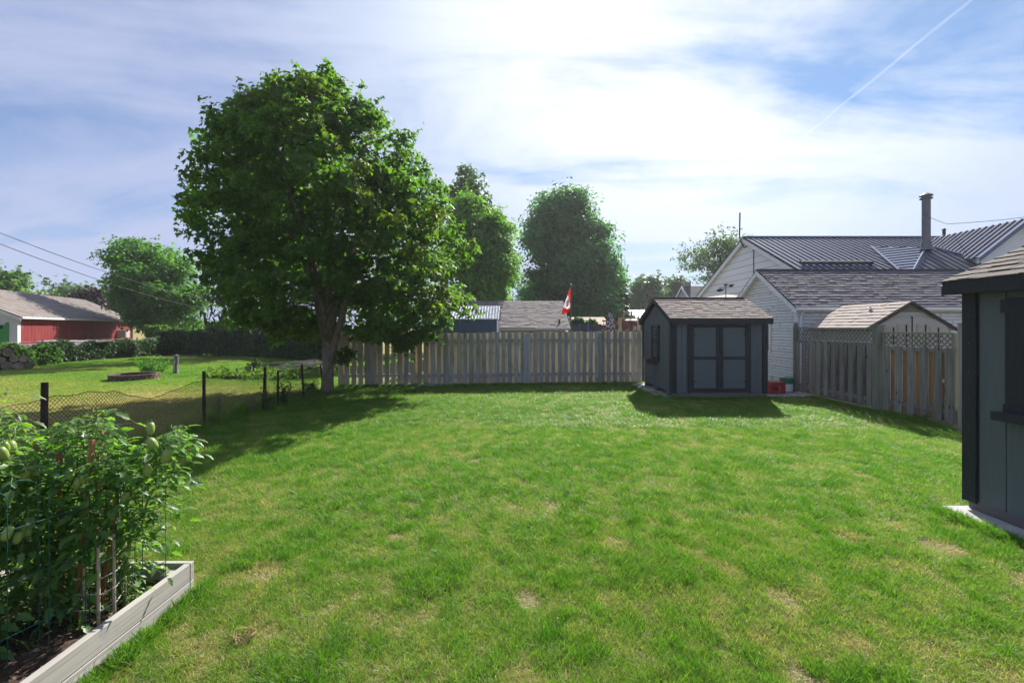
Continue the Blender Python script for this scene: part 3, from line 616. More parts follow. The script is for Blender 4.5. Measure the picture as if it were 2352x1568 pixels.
weed('gate_weed', 'pale green weed pushing through the gate boards near the ground', 7.75, 8.62, .26, .11, 70, .06, M_lime, 78, stalks=6)
weed('wall_weed', 'thin weed against the white garage wall behind the red crate', 7.25, 12.75, .5, .12, 70, .05, M_hedge, 79, stalks=5)
def groundcover():
    r = np.random.default_rng(5); C = []
    for k in range(6500):
        px = r.uniform(480, 735); Y = r.uniform(15.6, 21.0) if px > 560 else r.uniform(15.8, 18); x = at(px, Y)
        if noise.noise((x * .8, Y * .5, 3)) < -0.05: continue
        C.append((x, Y, 0.03 + abs(r.normal(0, .09)) + 0.10 * max(0, noise.noise((x, Y, 0)))))
    V, Fc = leaves(np.array(C), 0.13, 'oval', None, 3); tag(link('ivy_ground_cover', npmesh('ivy_ground_cover', V, Fc, M_lime)), 'low bright leafy ground cover in front of the brush pile', 'ground cover', kind='stuff')
groundcover()
def brush_pile():
    t = thing('brush_pile', 'pile of pale cut branches left of the maple trunk', 'brush pile', (at(705, 19), 19, 0)); r = random.Random(4)
    me = []
    for i in range(26):
        a = r.uniform(-.5, .5); L_ = r.uniform(.5, 1.3); c = Vector((r.gauss(0, .6), r.gauss(0, .3), r.uniform(.03, .35))); d = Vector((math.cos(a), math.sin(a), r.uniform(-.15, .3))) * L_
        w = r.uniform(.012, .05); MB().tube([c - d, c + Vector((0, 0, .05)), c + d], [w, w*.9, w*.5], 6).build('branch', M_bark_pale, t)
M_bark_pale = mat('pale_dead_wood', (0.34, 0.31, 0.28), (0.22, 0.20, 0.18), scale=5, rough=0.9)
brush_pile()

# ---------------------------------------------------------------- roofs and walls
def frame(p0, al, up):
    al = Vector(al).normalized(); up = Vector(up).normalized(); return Vector(p0), al, up, al.cross(up).normalized()
def shingled(parent, p0, al, up, L_, S_, m, course=0.14, strip=0.95, thick=0.012, seed=1, jag=0.35, tabs=True):
    """courses of shingle strips on a slope; p0 = lower left corner, al = along the eave, up = up the slope"""
    p0, al, up, nr = frame(p0, al, up); r = random.Random(seed)
    protos = []
    for k in range(4):
        mb = MB(); x = 0.0
        cuts = [0.0]
        while cuts[-1] < strip - 0.12: cuts.append(min(strip, cuts[-1] + r.uniform(0.10, 0.26)))
        if cuts[-1] < strip: cuts[-1] = strip
        for a, b in zip(cuts[:-1], cuts[1:]):
            th = thick * r.choice((0.7, 1.0, 1.5)); dp = r.choice((0, 0, -0.012)) if tabs else 0
            mb.add([(a+.001, dp, 0), (b-.001, dp, 0), (b-.001, course*1.12, 0), (a+.001, course*1.12, 0), (a+.001, dp, th+.006), (b-.001, dp, th+.006), (b-.001, course*1.12, .002), (a+.001, course*1.12, .002)],
                   [(0,3,2,1),(4,5,6,7),(0,1,5,4),(1,2,6,5),(2,3,7,6),(3,0,4,7)])
        protos.append(mb.mesh('shingle_strip', m))
    nc = int(round(S_ / course)); course_ = S_ / nc
    for j in range(nc):
        x = -r.uniform(0, strip * 0.8)
        while x < L_ - 0.02:
            a, b = max(0, x), min(L_, x + strip)
            if b - a > 0.05:
                o = p0 + al * a + up * (j * course_) + nr * 0.004; mt = basis(o, al * ((b - a) / strip), up * (course_/course), nr)
                link('shingle', protos[r.randrange(4)], parent, mtx=mt)
            x += strip
def slab(name, m, parent, p0, al, up, L_, S_, th=0.05):
    p0, al, up, nr = frame(p0, al, up); q = [p0, p0 + al*L_, p0 + al*L_ + up*S_, p0 + up*S_]
    return MB().prism(q, -nr * th).build(name, m, parent)
def ribbed(parent, p0, al, up, L_, S_, pitch, mr_, w=0.035, h=0.035, name='seam'):
    p0, al, up, nr = frame(p0, al, up); me = MB().box(-w/2, w/2, 0, S_, 0, h).mesh(name, mr_); n = int(L_ / pitch)
    for i in range(n + 1): link(name, me, parent, mtx=basis(p0 + al * (i * pitch + 0.02) + nr * 0.001, al, up, nr))

# -- grey garden shed in the back corner
def garden_shed():
    x0, x1, y0, y1 = 4.04, 6.43, 11.5, 14.0; zb, ze, zr = 0.16, 1.95, 2.50; ym = (y0 + y1) / 2
    t = thing('garden_shed', 'slate grey shed with black double door frames and gable window in the back corner', 'shed', (x0, y0, 0))
    X1, Y1, Ym = x1 - x0, y1 - y0, ym - y0
    def top(y): return ze + (zr - ze) * (1 - abs(y - Ym) / Ym) - 0.03
    MB().prism([(0.02, .02, zb), (0.02, Y1-.02, zb), (.02, Y1-.02, ze-.05), (.02, Ym, zr-.08), (.02, .02, ze-.05)], (X1 - .04, 0, 0)).build('wall', M_grey, t)
    ys = [0.11, .32, .62, .93, 1.24, 1.55, 1.86, 2.17, 2.39]
    for side, xa in (('l', -0.005), ('r', X1 - .015)):
        for a, b in zip(ys[:-1], ys[1:]):
            a2, b2 = a + .006, b - .006
            pl = [(xa, a2, zb), (xa, b2, zb), (xa, b2, top(b2))] + ([(xa, Ym, top(Ym))] if a2 < Ym < b2 else []) + [(xa, a2, top(a2))]
            MB().prism(pl, (0.02, 0, 0)).build('siding_panel', M_grey, t)
    fx = [(.12, .37), (1.985, 2.27)]
    for a, b in fx:
        n = 2; w = (b - a) / n
        for i in range(n): box('siding_panel', M_grey, t, a + i*w + .004, a + (i+1)*w - .004, -.005, .015, zb, ze - .03)
    for (a, b, c, d) in ((0 - .02, .11, -.03, -.008), (X1 - .11, X1 + .02, -.03, -.008)):
        box('corner_board', M_trim, t, a, b, c, d, zb - .01, ze - .02)
    for c, d in ((-.008, .10), (Y1 - .10, Y1 + .02)): box('corner_board', M_trim, t, -.03, -.008, c, d, zb - .01, ze - .02 if c < 0 else ze - .02)
    box('floor_skirt', M_skid, t, -.0, X1, -.012, .02, .06, zb - .005)
    for c in (.25, 1.2, 2.2): box('skid', M_skid, t, -.02, X1 - .05, c, c + .1, .045, zb - .01)
    # doors
    dx0, dx1, dz0, dz1 = .405, 1.985, zb + .02, ze - .04; mid = (dx0 + dx1) / 2
    box('door_frame', M_trim, t, dx0, dx0 + .05, -.03, -.006, dz0 - .03, dz1 + .02); box('door_frame', M_trim, t, dx1 - .05, dx1, -.03, -.006, dz0 - .03, dz1 + .02)
    box('door_head', M_trim, t, dx0 + .052, dx1 - .052, -.028, -.006, dz1 - .012, dz1 + .02)
    for s, (a, b) in enumerate(((dx0 + .055, mid - .004), (mid + .004, dx1 - .055))):
        d = box('door', M_grey, t, a, b, -.016, -.003, dz0, dz1 - .018)
        for q in ((a, a + .085, dz0, dz1 - .02), (b - .085, b, dz0, dz1 - .02)): box('stile', M_trim, d, q[0], q[1], -.036, -.018, q[2], q[3])
        for za, zc in ((dz0 + .001, dz0 + .09), (1.03 - .04, 1.03 + .04), (dz1 - .11, dz1 - .021)): box('rail', M_trim, d, a + .087, b - .087, -.034, -.018, za, zc)
        for zh in (dz0 + .25, dz1 - .3): box('hinge', M_rust, d, (a - .02) if s == 0 else (b - .13), (a + .13) if s == 0 else (b + .02), -.040, -.037, zh, zh + .03)
        if s == 1: MB().tube([(a + .03, -.037, 1.02), (a + .03, -.075, 1.02), (a + .10, -.075, 1.015)], .009, 6).build('handle', M_rust, d)
    # window on the gable wall
    wy0, wy1, wz0, wz1 = .93, 1.57, .93, 1.83
    w = box('window', M_trim, t, -.035, -.012, wy0 + .14, wy1 - .14, wz0, wz1)
    box('pane', M_glass, w, -.042, -.036, wy0 + .17, wy1 - .17, wz0 + .04, wz0 + .44); box('pane', M_glass, w, -.042, -.036, wy0 + .17, wy1 - .17, wz0 + .48, wz1 - .04)
    for k in (1, 2): y = wy0 + .17 + k * (wy1 - wy0 - .34) / 3; box('muntin', M_skid, w, -.050, -.043, y - .006, y + .006, wz0 + .49, wz1 - .05)
    for k in (1, 2): z = wz0 + .48 + k * .12; box('muntin', M_skid, w, -.052, -.0505, wy0 + .175, wy1 - .175, z - .006, z + .006)
    for a, b in ((wy0, wy0 + .125), (wy1 - .125, wy1)):
        s = box('shutter', M_trim, t, -.045, -.012, a, b, wz0 - .05, wz1 + .04)
        for z in (wz0, wz1 - .06): box('batten', M_trim, s, -.062, -.046, a, b, z, z + .06)
    fb = MB(); fb.box(-.20, -.036, wy0 + .09, wy1 - .09, wz0 - .15, wz0 - .14).box(-.20, -.19, wy0 + .09, wy1 - .09, wz0 - .139, wz0 - .02).box(-.188, -.036, wy0 + .09, wy0 + .10, wz0 - .139, wz0 - .02).box(-.188, -.036, wy1 - .10, wy1 - .09, wz0 - .139, wz0 - .02)
    fb.build('window_box', M_trim, t)
    box('gable_vent', M_skid, t, -.014, -.006, Ym - .12, Ym + .1, 2.14, 2.28)
    # roof
    sl = (zr + .07 - (ze + .02)) / (Ym + .15); a = math.atan(sl); S_ = (Ym + .15) / math.cos(a); ez = ze + .09; xl, xr = -.10, X1 + .09
    for sgn in (1, -1):
        e = (xl, -.15, ez - .02) if sgn == 1 else (xr, Y1 + .15, ez - .02); al = (1, 0, 0) if sgn == 1 else (-1, 0, 0); up = (0, sgn * math.cos(a), math.sin(a))
        slab('roof', M_deck, t, e, al, up, xr - xl, S_); shingled(t, e, al, up, xr - xl, S_ + .01, M_sh1, 0.135, 0.9, seed=3 + sgn)
    nr = .035
    for xa in (xl - .004, xr - .018):
        for sgn in (1, -1):
            e = Vector((xa, -.15 if sgn == 1 else Y1 + .15, ez - .03)); rdg = Vector((xa, Ym, ez - .03 + (Ym + .15) * sl))
            MB().prism([e, rdg, rdg - Vector((0, 0, .11)), e - Vector((0, 0, .11))], (.022, 0, 0)).build('barge_board', M_trim, t)
    box('fascia', M_trim, t, xl + .02, xr - .02, -.165, -.142, ez - .16, ez - .012); box('fascia', M_trim, t, xl + .02, xr - .02, Y1 + .142, Y1 + .165, ez - .16, ez - .012)
    cap = MB().box(-.15, .15, -.10, .10, 0, .01); cm = cap.mesh('ridge_cap', M_sh1)
    k = 0
    while xl + .15 + k * .28 < xr: link('ridge_cap', cm, t, loc=(xl + .15 + k*.28, Ym, ez + (Ym + .15) * sl - .012)); k += 1
garden_shed()
def slab_thing(name, label, x0, x1, y0, y1, z1):
    o = MB().box(0, x1 - x0, 0, y1 - y0, -.05, z1).build(name, M_conc, None, bevel=0.008, loc=(x0, y0, 0)); return tag(o, label, 'concrete slab')
slab_thing('concrete_slab', 'pale concrete pad under the grey garden shed in the corner', 3.86, 6.62, 11.35, 14.35, .045)
slab_thing('concrete_slab', 'pale concrete pad under the cropped shed at the right edge', 4.22, 7.3, .9, 4.5, .045)

# -- near shed at the right edge
def near_shed():
    x0, x1, y0, y1 = 4.45, 6.9, 1.1, 4.45; zb, ze = .14, 2.14
    t = thing('garden_shed', 'dark slate grey shed with black trim cropped by the right picture edge', 'shed', (x0, y1, 0)); X1, Y0 = x1 - x0, y0 - y1   # local y runs from Y0 (near) to 0
    Xm = X1 / 2; sl = .43; zr = ze + sl * Xm
    MB().prism([(0.02, -.02, zb), (X1 - .02, -.02, zb), (X1 - .02, -.02, ze), (Xm, -.02, zr), (.02, -.02, ze)], (0, Y0 + .04, 0)).build('wall', M_grey, t)
    for b in range(14):
        ya, yb = -(.115 + b * .24), -(.115 + (b + 1) * .24)
        if yb < Y0: break
        box('siding_panel', M_grey, t, -.005, .015, yb + .004, ya - .004, zb, ze, bevel=.003)
    box('corner_board', M_trim, t, -.032, -.008, -.11, .02, zb - .02, ze, bevel=.003); box('corner_board', M_trim, t, -.03, .09, .001, .022, zb - .02, ze)
    for k in range(3): box('floor_skirt', M_skid, t, .004 - .0, .03, Y0 + .02, -.012, .05 + k * .03, .05 + k * .03 + .027)
    for c in (.3, 1.1, 1.9): box('skid', M_skid, t, c, c + .1, Y0 + .01, -.06, .046, zb - .005)
    # window with shutter and sill box
    wy1 = -.38
    s = box('shutter', M_trim, t, -.045, -.01, wy1 - .23, wy1, .99, 2.06, bevel=.003); box('batten', M_trim, s, -.062, -.046, wy1 - .23, wy1 + .02, 1.93, 2.05); box('batten', M_trim, s, -.062, -.046, wy1 - .23, wy1, 1.02, 1.12)
    w = box('window', M_trim, t, -.035, -.01, wy1 - .85, wy1 - .24, 1.0, 2.04); box('pane', M_glass, w, -.04, -.036, wy1 - .8, wy1 - .29, 1.05, 2.0); box('muntin', M_trim, w, -.05, -.041, wy1 - .56, wy1 - .53, 1.05, 2.0); box('muntin', M_trim, w, -.052, -.0412, wy1 - .8, wy1 - .57, 1.5, 1.53)
    s = box('shutter', M_trim, t, -.045, -.01, wy1 - 1.09, wy1 - .86, .99, 2.06); box('batten', M_trim, s, -.062, -.046, wy1 - 1.09, wy1 - .86, 1.93, 2.05)
    box('window_box', M_trim, t, -.13, -.063, wy1 - 1.0, wy1 + .045, .97, 1.045, bevel=.004)
    a = math.atan(sl); S_ = (Xm + .13) / math.cos(a); ez = 2.25
    for sgn in (1, -1):
        e = (-.13, .13, ez) if sgn == 1 else (X1 + .13, Y0 - .13, ez); al = (0, -1, 0) if sgn == 1 else (0, 1, 0); up = (sgn * math.cos(a), 0, math.sin(a)); L_ = -Y0 + .26
        slab('roof', M_deck, t, e, al, up, L_, S_, .03); shingled(t, e, al, up, L_, S_, M_sh1n, 0.145, 0.95, .008, seed=9 + sgn)
        for y in (.108, Y0 - .13):
            ee = Vector((e[0], y, ez - .035)); rd = Vector((Xm, y, ez - .035 + (Xm + .13) * sl)); MB().prism([ee, rd, rd - Vector((0, 0, .1)), ee - Vector((0, 0, .1))], (0, .022, 0)).build('barge_board', M_trim, t)
    for x in (-.145, X1 + .122): box('fascia', M_trim, t, x, x + .023, Y0 - .1, .105, 2.12, 2.242, bevel=.003)
    box('soffit', M_trim, t, -.12, -.01, Y0, .10, 2.125, 2.14)
    nail = MB().lathe([(.004, 0), (.004, .003)], n=6).mesh('nail_head', M_pipe)
    for z in [.3 + i*.27 for i in range(7)]: link('nail_head', nail, t, mtx=basis(Vector((-.033, -.05, z)), Vector((0, 1, 0)), Vector((0, 0, 1)), Vector((-1, 0, 0))) )
M_sh1n = shingle_mat('charcoal_brown_shingle', (0.13, 0.11, 0.10), (0.07, 0.06, 0.055), 0.2, 160)
near_shed()

# -- the board fence across the back
def fence_line(x): return 13.75 + (x + 5.28) * 0.086 + .05 * math.sin(x * .9)
def back_fence():
    t = thing('board_fence', 'weathered grey shadowbox board fence across the back of the yard', 'fence', (-5.28, 13.75, 0)); r = random.Random(12)
    pitch = .1965; n = int((4.25 + 5.28) / pitch); protos = {}
    def board(mt, w, h):
        k = (mt.name, round(w, 3)); 
        if k not in protos: protos[k] = MB().box(-w/2, w/2, -.009, .009, 0, 1.0).mesh('board', mt)
        return protos[k]
    def H_(x): return 1.60 + .09 * (x + 5.28) / 9.5
    L0 = Vector((-5.28, 13.75, 0)); 
    for i in range(n):
        x = -5.28 + (i + .5) * pitch; left = x < -2.6
        w = .142 if left else r.choice((.118, .124, .13)); y = fence_line(x); tp = H_(x) + r.uniform(-.02, .018); zb = .05 + r.uniform(-.02, .02) + gz(x, y)
        mt = M_fence_warm if left and r.random() < .75 else M_fence
        link('board', board(mt, w, 1), t, loc=(x + 5.28 + r.uniform(-.008, .008), y - 13.75 - .04, zb), rot=(r.uniform(-.01, .01), r.uniform(-.012, .012), .08 + r.uniform(-.02, .02)), scale=(1, 1, tp - zb))
        xb = x + pitch / 2; yb = fence_line(xb)
        if left and r.random() < .55: continue
        link('board', board(M_fence_tan, .14, 1), t, loc=(xb + 5.28, yb - 13.75 + .045, zb), rot=(0, 0, .08), scale=(1, 1, H_(xb) + r.uniform(-.02, .015) - zb))
    for j in range(4):
        xa = -5.28 + j * 2.4; xb = min(xa + 2.4, 4.25)
        for z in (.30, 1.36):
            ya, yb = fence_line(xa) - 13.75, fence_line(xb) - 13.75
            MB().prism([(xa + 5.28, ya - .022, z), (xb + 5.28, yb - .022, z), (xb + 5.28, yb + .022, z), (xa + 5.28, ya + .022, z)], (0, 0, .075)).build('rail', M_fence, t)
    for x in (-4.3, -1.98, .42, 2.8):
        y = fence_line(x) - 13.75; box('post', M_fence, t, x + 5.28 - .045, x + 5.28 + .045, y - .075 - .02, y - .052, -.05, H_(x) - .06)
    for x0_, x1_ in ((-5.1, -4.4), (-4.2, -2.1)): box('kickboard', M_fence, t, x0_ + 5.28, x1_ + 5.28, .02, .045, -.03, .085)
back_fence()

def lattice(parent, p0, al, L_, z0, z1, m, pitch=.085, w=.034):
    """two layers of diagonal strips clipped to a rectangle"""
    p0 = Vector(p0); al = Vector(al).normalized(); nr = Vector((al.y, -al.x, 0)); hh = z1 - z0; mb = MB()
    for lay, sg in ((0, 1), (1, -1)):
        s = -hh if sg == 1 else 0.0; end = L_ if sg == 1 else L_ + hh
        while s < end:
            # strip from (s, z0) going diagonally
            u0, v0 = s, 0.0; u1, v1 = s + sg * hh, hh
            def clip(u, v, uu, vv):
                pts = []
                for f in (0.0, 1.0): pts.append((u + (uu-u)*f, v + (vv-v)*f))
                lo_, hi_ = 0.0, 1.0; du = uu - u
                if abs(du) > 1e-6:
                    a, b = (0 - u) / du, (L_ - u) / du
                    if a > b: a, b = b, a
                    lo_, hi_ = max(lo_, a), min(hi_, b)
                return (lo_, hi_)
            a, b = clip(u0, v0, u1, v1)
            if b - a > .05:
                A = (u0 + (u1-u0)*a, v0 + (v1-v0)*a); B = (u0 + (u1-u0)*b, v0 + (v1-v0)*b); d = Vector((B[0]-A[0], B[1]-A[1])).normalized(); q = Vector((-d.y, d.x)) * w / 2
                P = [(A[0]+q.x, A[1]+q.y), (B[0]+q.x, B[1]+q.y), (B[0]-q.x, B[1]-q.y), (A[0]-q.x, A[1]-q.y)]
                base = nr * (.001 + .008 * lay)
                mb.prism([p0 + al * min(max(u, 0), L_) + Vector((0, 0, z0 + min(max(v, 0), hh))) + base for u, v in P], nr * .0075)
            s += pitch * 1.414
    return tag(mb.build('lattice', m, parent), kind='stuff')
M_lat_dark = mat('shade_toned_wood', (0.07, 0.07, 0.068), (0.04, 0.04, 0.04), scale=1.0, stretch=WG, obj=0.15, rough=0.9)  # rear boards: the shade in the fence gaps is painted in as darker wood
def side_fence():
    t = thing('lattice_fence', 'grey board fence section with lattice top beside the white garage', 'fence', (7.72, 9.6, 0)); r = random.Random(5)
    L_ = 2.77; al = Vector((0, 1, 0))
    box('post', M_lat, t, -.05, .05, L_ - .05, L_ + .05, -.05, 1.84)
    MB().lathe([(.02, 0), (.055, .02), (.06, .06), (.03, .10), (.0, .11)], (0, L_, 1.84), 10).build('finial', M_lat, t, smooth=True)
    p = box('post', M_lat_g, t, -.07, .07, -.07, .07, -.05, 1.83); MB().prism([(-.09, -.09, 1.83), (.09, -.09, 1.83), (.09, .09, 1.83), (-.09, .09, 1.83)], (0, 0, .025)).build('post_cap', M_lat_g, p)
    box('top_rail', M_lat_g, t, -.04, .04, .075, L_ - .055, 1.765, 1.80)
    box('rail', M_lat, t, -.019, .019, .075, L_ - .055, 1.40, 1.475); box('rail', M_lat, t, -.019, .019, .075, L_ - .055, .22, .30)
    box('kickboard', M_fence_warm, t, -.04, -.015, .075, L_ - .055, -.04, .095)
    lattice(t, (-.01, .08, 0), al, L_ - .14, 1.48, 1.76, M_lat_g)
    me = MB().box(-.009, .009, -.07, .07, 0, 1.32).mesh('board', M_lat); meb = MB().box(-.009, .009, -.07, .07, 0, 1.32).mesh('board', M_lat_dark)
    y = .20
    while y < L_ - .08:
        link('board', me, t, loc=(-.03, y, .13 + r.uniform(-.01, .01)), rot=(r.uniform(-.006, .006), 0, 0))
        y += .272
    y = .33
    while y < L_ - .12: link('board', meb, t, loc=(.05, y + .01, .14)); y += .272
    # gate
    g = thing('garden_gate', 'grey board gate with lattice strip and brown rear boards near the right shed', 'gate', (7.75, 9.5, 0), rz=-.0)
    d = Vector((.13, -1.42, 0)); Lg = d.length; al = d.normalized(); nr = Vector((al.y, -al.x, 0))
    # local frame: u along the gate towards the camera, w out to the lawn
    ux = al; wx = -Vector((al.y, -al.x, 0)) ; wx = Vector((-1, -.09, 0)).normalized()
    def gbox(nm, m, u0, u1, w0, w1, z0, z1):
        q = [ux*u0 + wx*w0, ux*u1 + wx*w0, ux*u1 + wx*w1, ux*u0 + wx*w1]; return MB().prism([v + Vector((0, 0, z0)) for v in q], (0, 0, z1 - z0)).build(nm, m, g)
    gbox('top_rail', M_lat_g, .0, Lg, -.03, .03, 1.675, 1.71); gbox('rail', M_lat, .0, Lg, -.019, .019, 1.34, 1.42); gbox('rail', M_lat, .0, Lg, -.019, .019, .24, .32)
    gbox('stile', M_lat_g, .0, .035, -.03, .03, 1.42, 1.674); gbox('stile', M_lat_g, Lg - .05, Lg, -.03, .03, .08, 1.674)
    lattice(g, ux * .04 + wx * .0, ux, Lg - .09, 1.425, 1.672, M_lat, .075, .03)
    for i, u in enumerate((.10, .365, .625, .885, 1.14, 1.34)):
        gbox('board', M_lat, u - .072, u + .072, .021, .04, .07 + r.uniform(-.015, .015), 1.43)
    for u in (.235, .495, .755, 1.01, 1.25): gbox('board', M_lat_brown, u - .085, u + .06, -.045, -.021, .1, 1.38)
    gbox('latch', M_conc, 1.215, 1.25, .01, .028, .80, .86)
    e = thing('fence_post', 'pale new square post at the near end of the garden gate', 'post', (7.92, 8.0, 0)); box('shaft', M_post_new, e, -.045, .045, -.045, .045, -.05, 1.86); box('cap', M_post_new, e, -.055, .055, -.055, .055, 1.861, 1.88)
M_lat_g = mat('greenish_post_wood', (0.24, 0.25, 0.20), (0.16, 0.17, 0.13), scale=1.0, stretch=WG, obj=0.1, bump=0.4, bscale=2.0, rough=0.9)
side_fence()

# -- white garage
def clap(parent, x0, x1, y0, y1, z0, z1, m, axis, h=.085, gable=None, th=.018, name='clapboard', r=None):
    """horizontal lapped boards. axis 'x': wall faces -Y at y0; axis 'y': wall faces -X at x0.  gable(z) -> (a, b)"""
    z = z0; r = r or random.Random(3); protos = {}
    me = MB().add([(0, 0, 0), (1, 0, 0), (1, th, 0), (0, th, 0), (0, th*.65, 1), (1, th*.65, 1), (1, th, 1), (0, th, 1)], [(0,3,2,1),(4,5,6,7),(0,1,5,4),(1,2,6,5),(2,3,7,6),(3,0,4,7)]).mesh(name, m)
    while z < z1 - .02:
        a, b = (x0, x1) if axis == 'x' else (y0, y1)
        if gable: a, b = gable(z + h * .7)
        if b - a > .1:
            dz = r.uniform(-.003, .003); hh = h - (.013 if h < .2 else .018)
            if gable:
                ta, tb = gable(z); ua, ub = gable(z + hh); xo = x0 - th
                if ub - ua > .05: MB().prism([(xo, ta, z + dz), (xo, tb, z + dz), (xo + th * .5, ub, z + hh + dz), (xo + th * .5, ua, z + hh + dz)], (th * .9, 0, 0)).build(name, m, parent)
                z += h; continue
            if axis == 'x': mt = basis(Vector((a, y0 - th, z + dz)), Vector((b - a, 0, 0)), Vector((0, 1, 0)), Vector((0, 0, hh)))
            else: mt = basis(Vector((x0 - th, b, z + dz)), Vector((0, a - b, 0)), Vector((1, 0, 0)), Vector((0, 0, hh)))
            link(name, me, parent, mtx=mt)
        z += h
def garage():
    x0, x1, y0, y1 = 8.15, 14.6, 13.0, 16.7; ze, zr = 2.44, 3.62; Y1 = y1 - y0; Ym = Y1 / 2; X1 = x1 - x0
    t = thing('old_garage', 'old white clapboard garage with peeling paint and brown shingle roof', 'garage', (x0, y0, 0))
    MB().prism([(0.0, .0, -.05), (0, Y1, -.05), (0, Y1, ze), (0, Ym, zr), (0, 0, ze)], (X1, 0, 0)).build('wall', M_core, t)
    sl = (zr - ze) / Ym
    def g(z):
        if z < ze: return (0.02, Y1 - .02)
        k = (z - ze) / sl; return (k + .02, Y1 - k - .02)
    clap(t, 0, 0, 0, Y1, .02, zr, M_white, 'y', .088, g)
    clap(t, .0, X1, 0, 0, .02, ze, M_white, 'x', .1)
    box('corner_board', M_white, t, -.03, -.019, -.02, .10, 0, ze); box('corner_board', M_white, t, -.03, .12, -.034, -.021, 0, ze)
    w = box('window', M_white2, t, -.05, -.019, 1.28, 1.95, 1.0, 1.95); box('pane', M_glass, w, -.055, -.051, 1.36, 1.87, 1.08, 1.87)
    a = math.atan(sl); S_ = (Ym + .2) / math.cos(a); rz = zr + .06; ez = rz - sl * (Ym + .2)
    for sgn in (1, -1):
        e = (-.17, -.2, ez) if sgn == 1 else (X1 + .17, Y1 + .2, ez); al = (1, 0, 0) if sgn == 1 else (-1, 0, 0); up = (0, sgn*math.cos(a), math.sin(a)); L_ = X1 + .34
        slab('roof', M_deck, t, e, al, up, L_, S_, .05); shingled(t, e, al, up, L_, S_, M_sh2, 0.15, 1.0, .016, seed=15 + sgn)
        ee = Vector((-.19, e[1], ez - .035)); rd = Vector((-.19, Ym, rz - .035)); MB().prism([ee, rd, rd - Vector((0, 0, .15)), ee - Vector((0, 0, .15))], (.025, 0, 0)).build('barge_board', M_white, t)
        ee = Vector((-.16, e[1] + .02 * sgn, ez - .06)); rd = Vector((-.16, Ym, rz - .06 )); MB().prism([ee, rd, rd + Vector((.14, 0, 0)), ee + Vector((.14, 0, 0))], (0, 0, -.02)).build('soffit', M_white, t)
    box('fascia', M_white2, t, -.17, X1 + .15, -.225, -.202, ez - .10, ez - .005); box('gutter', M_white2, t, -.15, X1, -.30, -.228, ez - .075, ez - .01)
    MB().tube([(.06, -.26, ez - .07), (.06, -.08, ez - .22), (.06, -.07, .2)], .03, 6).build('downspout', M_white2, t)
    k = 0
    cm = MB().box(-.15, .15, -.09, .09, 0, .012).mesh('ridge_cap', M_sh2)
    while -.1 + k * .28 < X1: link('ridge_cap', cm, t, loc=(-.02 + k*.28, Ym, rz + .002)); k += 1
garage()
def resin_shed():
    Yf, Yb = 10.4, 12.45; xa, xl, xr = 9.1, 8.2, 10.2; za, ze = 2.40, 1.80
    t = thing('resin_shed', 'beige plastic shed with pale lit roof and arched door top behind the lattice fence', 'shed', (xa, Yf, 0)); D = Yb - Yf
    hl, hr = xl - xa, xr - xa - .1; hl = -1.0; hr = 1.0
    MB().prism([(hl + .06, 0, 0), (hr - .06, 0, 0), (hr - .06, 0, ze - .02), (0, 0, za - .05), (hl + .06, 0, ze - .02)], (0, D, 0)).build('wall', M_resin, t)
    for sg, L0 in ((-1, hl), (1, hr)):
        sl = (za - ze) / abs(L0); a = math.atan(sl); S_ = (abs(L0) + .05) / math.cos(a); ez = za - sl * (abs(L0) + .05)
        if sg == -1: e, al, up = (-abs(L0) - .05, D + .02, ez), (0, -1, 0), (math.cos(a), 0, math.sin(a))
        else: e, al, up = (abs(L0) + .05, -.05, ez), (0, 1, 0), (-math.cos(a), 0, math.sin(a))
        slab('roof', M_resin, t, e, al, up, D + .07, S_, .03); shingled(t, e, al, up, D + .07, S_, M_sh3, .15, .8, .010, seed=20 + sg, tabs=False)
        ee = Vector((e[0], -.075, ez - .01)); rd = Vector((0, -.075, za - .01)); MB().prism([ee, rd, rd - Vector((0, 0, .07)), ee - Vector((0, 0, .07))], (0, .022, 0)).build('barge_board', M_rustbrown if sg == -1 else M_trim, t)
    # arched doors
    arc = [(math.cos(R(k)) * .80, 1.78 + math.sin(R(k)) * .24) for k in range(0, 181, 12)]
    MB().prism([(.82, -.03, 0.05)] + [(x * 1.05, -.03, z + .045) for x, z in arc] + [(-.82, -.03, 0.05)], (0, .029, 0)).build('door_surround', M_resin, t)
    for sg in (-1, 1):
        pts = [(x, z) for x, z in arc if x * sg > .015]
        if sg == 1: poly = [(.015, .07)] + [(.80, .07)] + pts + [(.015, 2.01)]
        else: poly = [(-.80, .07), (-.015, .07), (-.015, 2.01)] + pts
        d = MB().prism([(x, -.05, z) for x, z in poly], (0, .019, 0)).build('door', M_resin, t)
        for (u, v) in ((.10, .34), (.40, .62)):
            x0_, x1_ = (u, v) if sg == 1 else (-v, -u); zt_ = 1.88 if u < .3 else 1.82
            box('window', M_resin_d, d, x0_, x1_, -.062, -.051, 1.30, zt_)
            box('muntin', M_dark, d, (x0_+x1_)/2 + .06, (x0_+x1_)/2 + .09, -.068, -.063, 1.32, zt_ - .02)
    box('door_gap', M_dark, t, -.012, .012, -.056, -.035, .1, 2.05)
    for k in range(4): w = .26 * (1 - k / 4.2); box('gable_vent', M_dark, t, -w, w, -.012, -.001, 2.16 + k * .04, 2.178 + k * .04)
    MB().tube([(-.35, D * .35, za - .35 * .62 + .09), (-.30, D * .35 + .1, za - .35 * .62 + .09)], .035, 6).build('roof_ornament', M_white2, t)
M_rustbrown = mat('brown_rake_trim', (0.10, 0.06, 0.05), rough=0.8)
resin_shed()

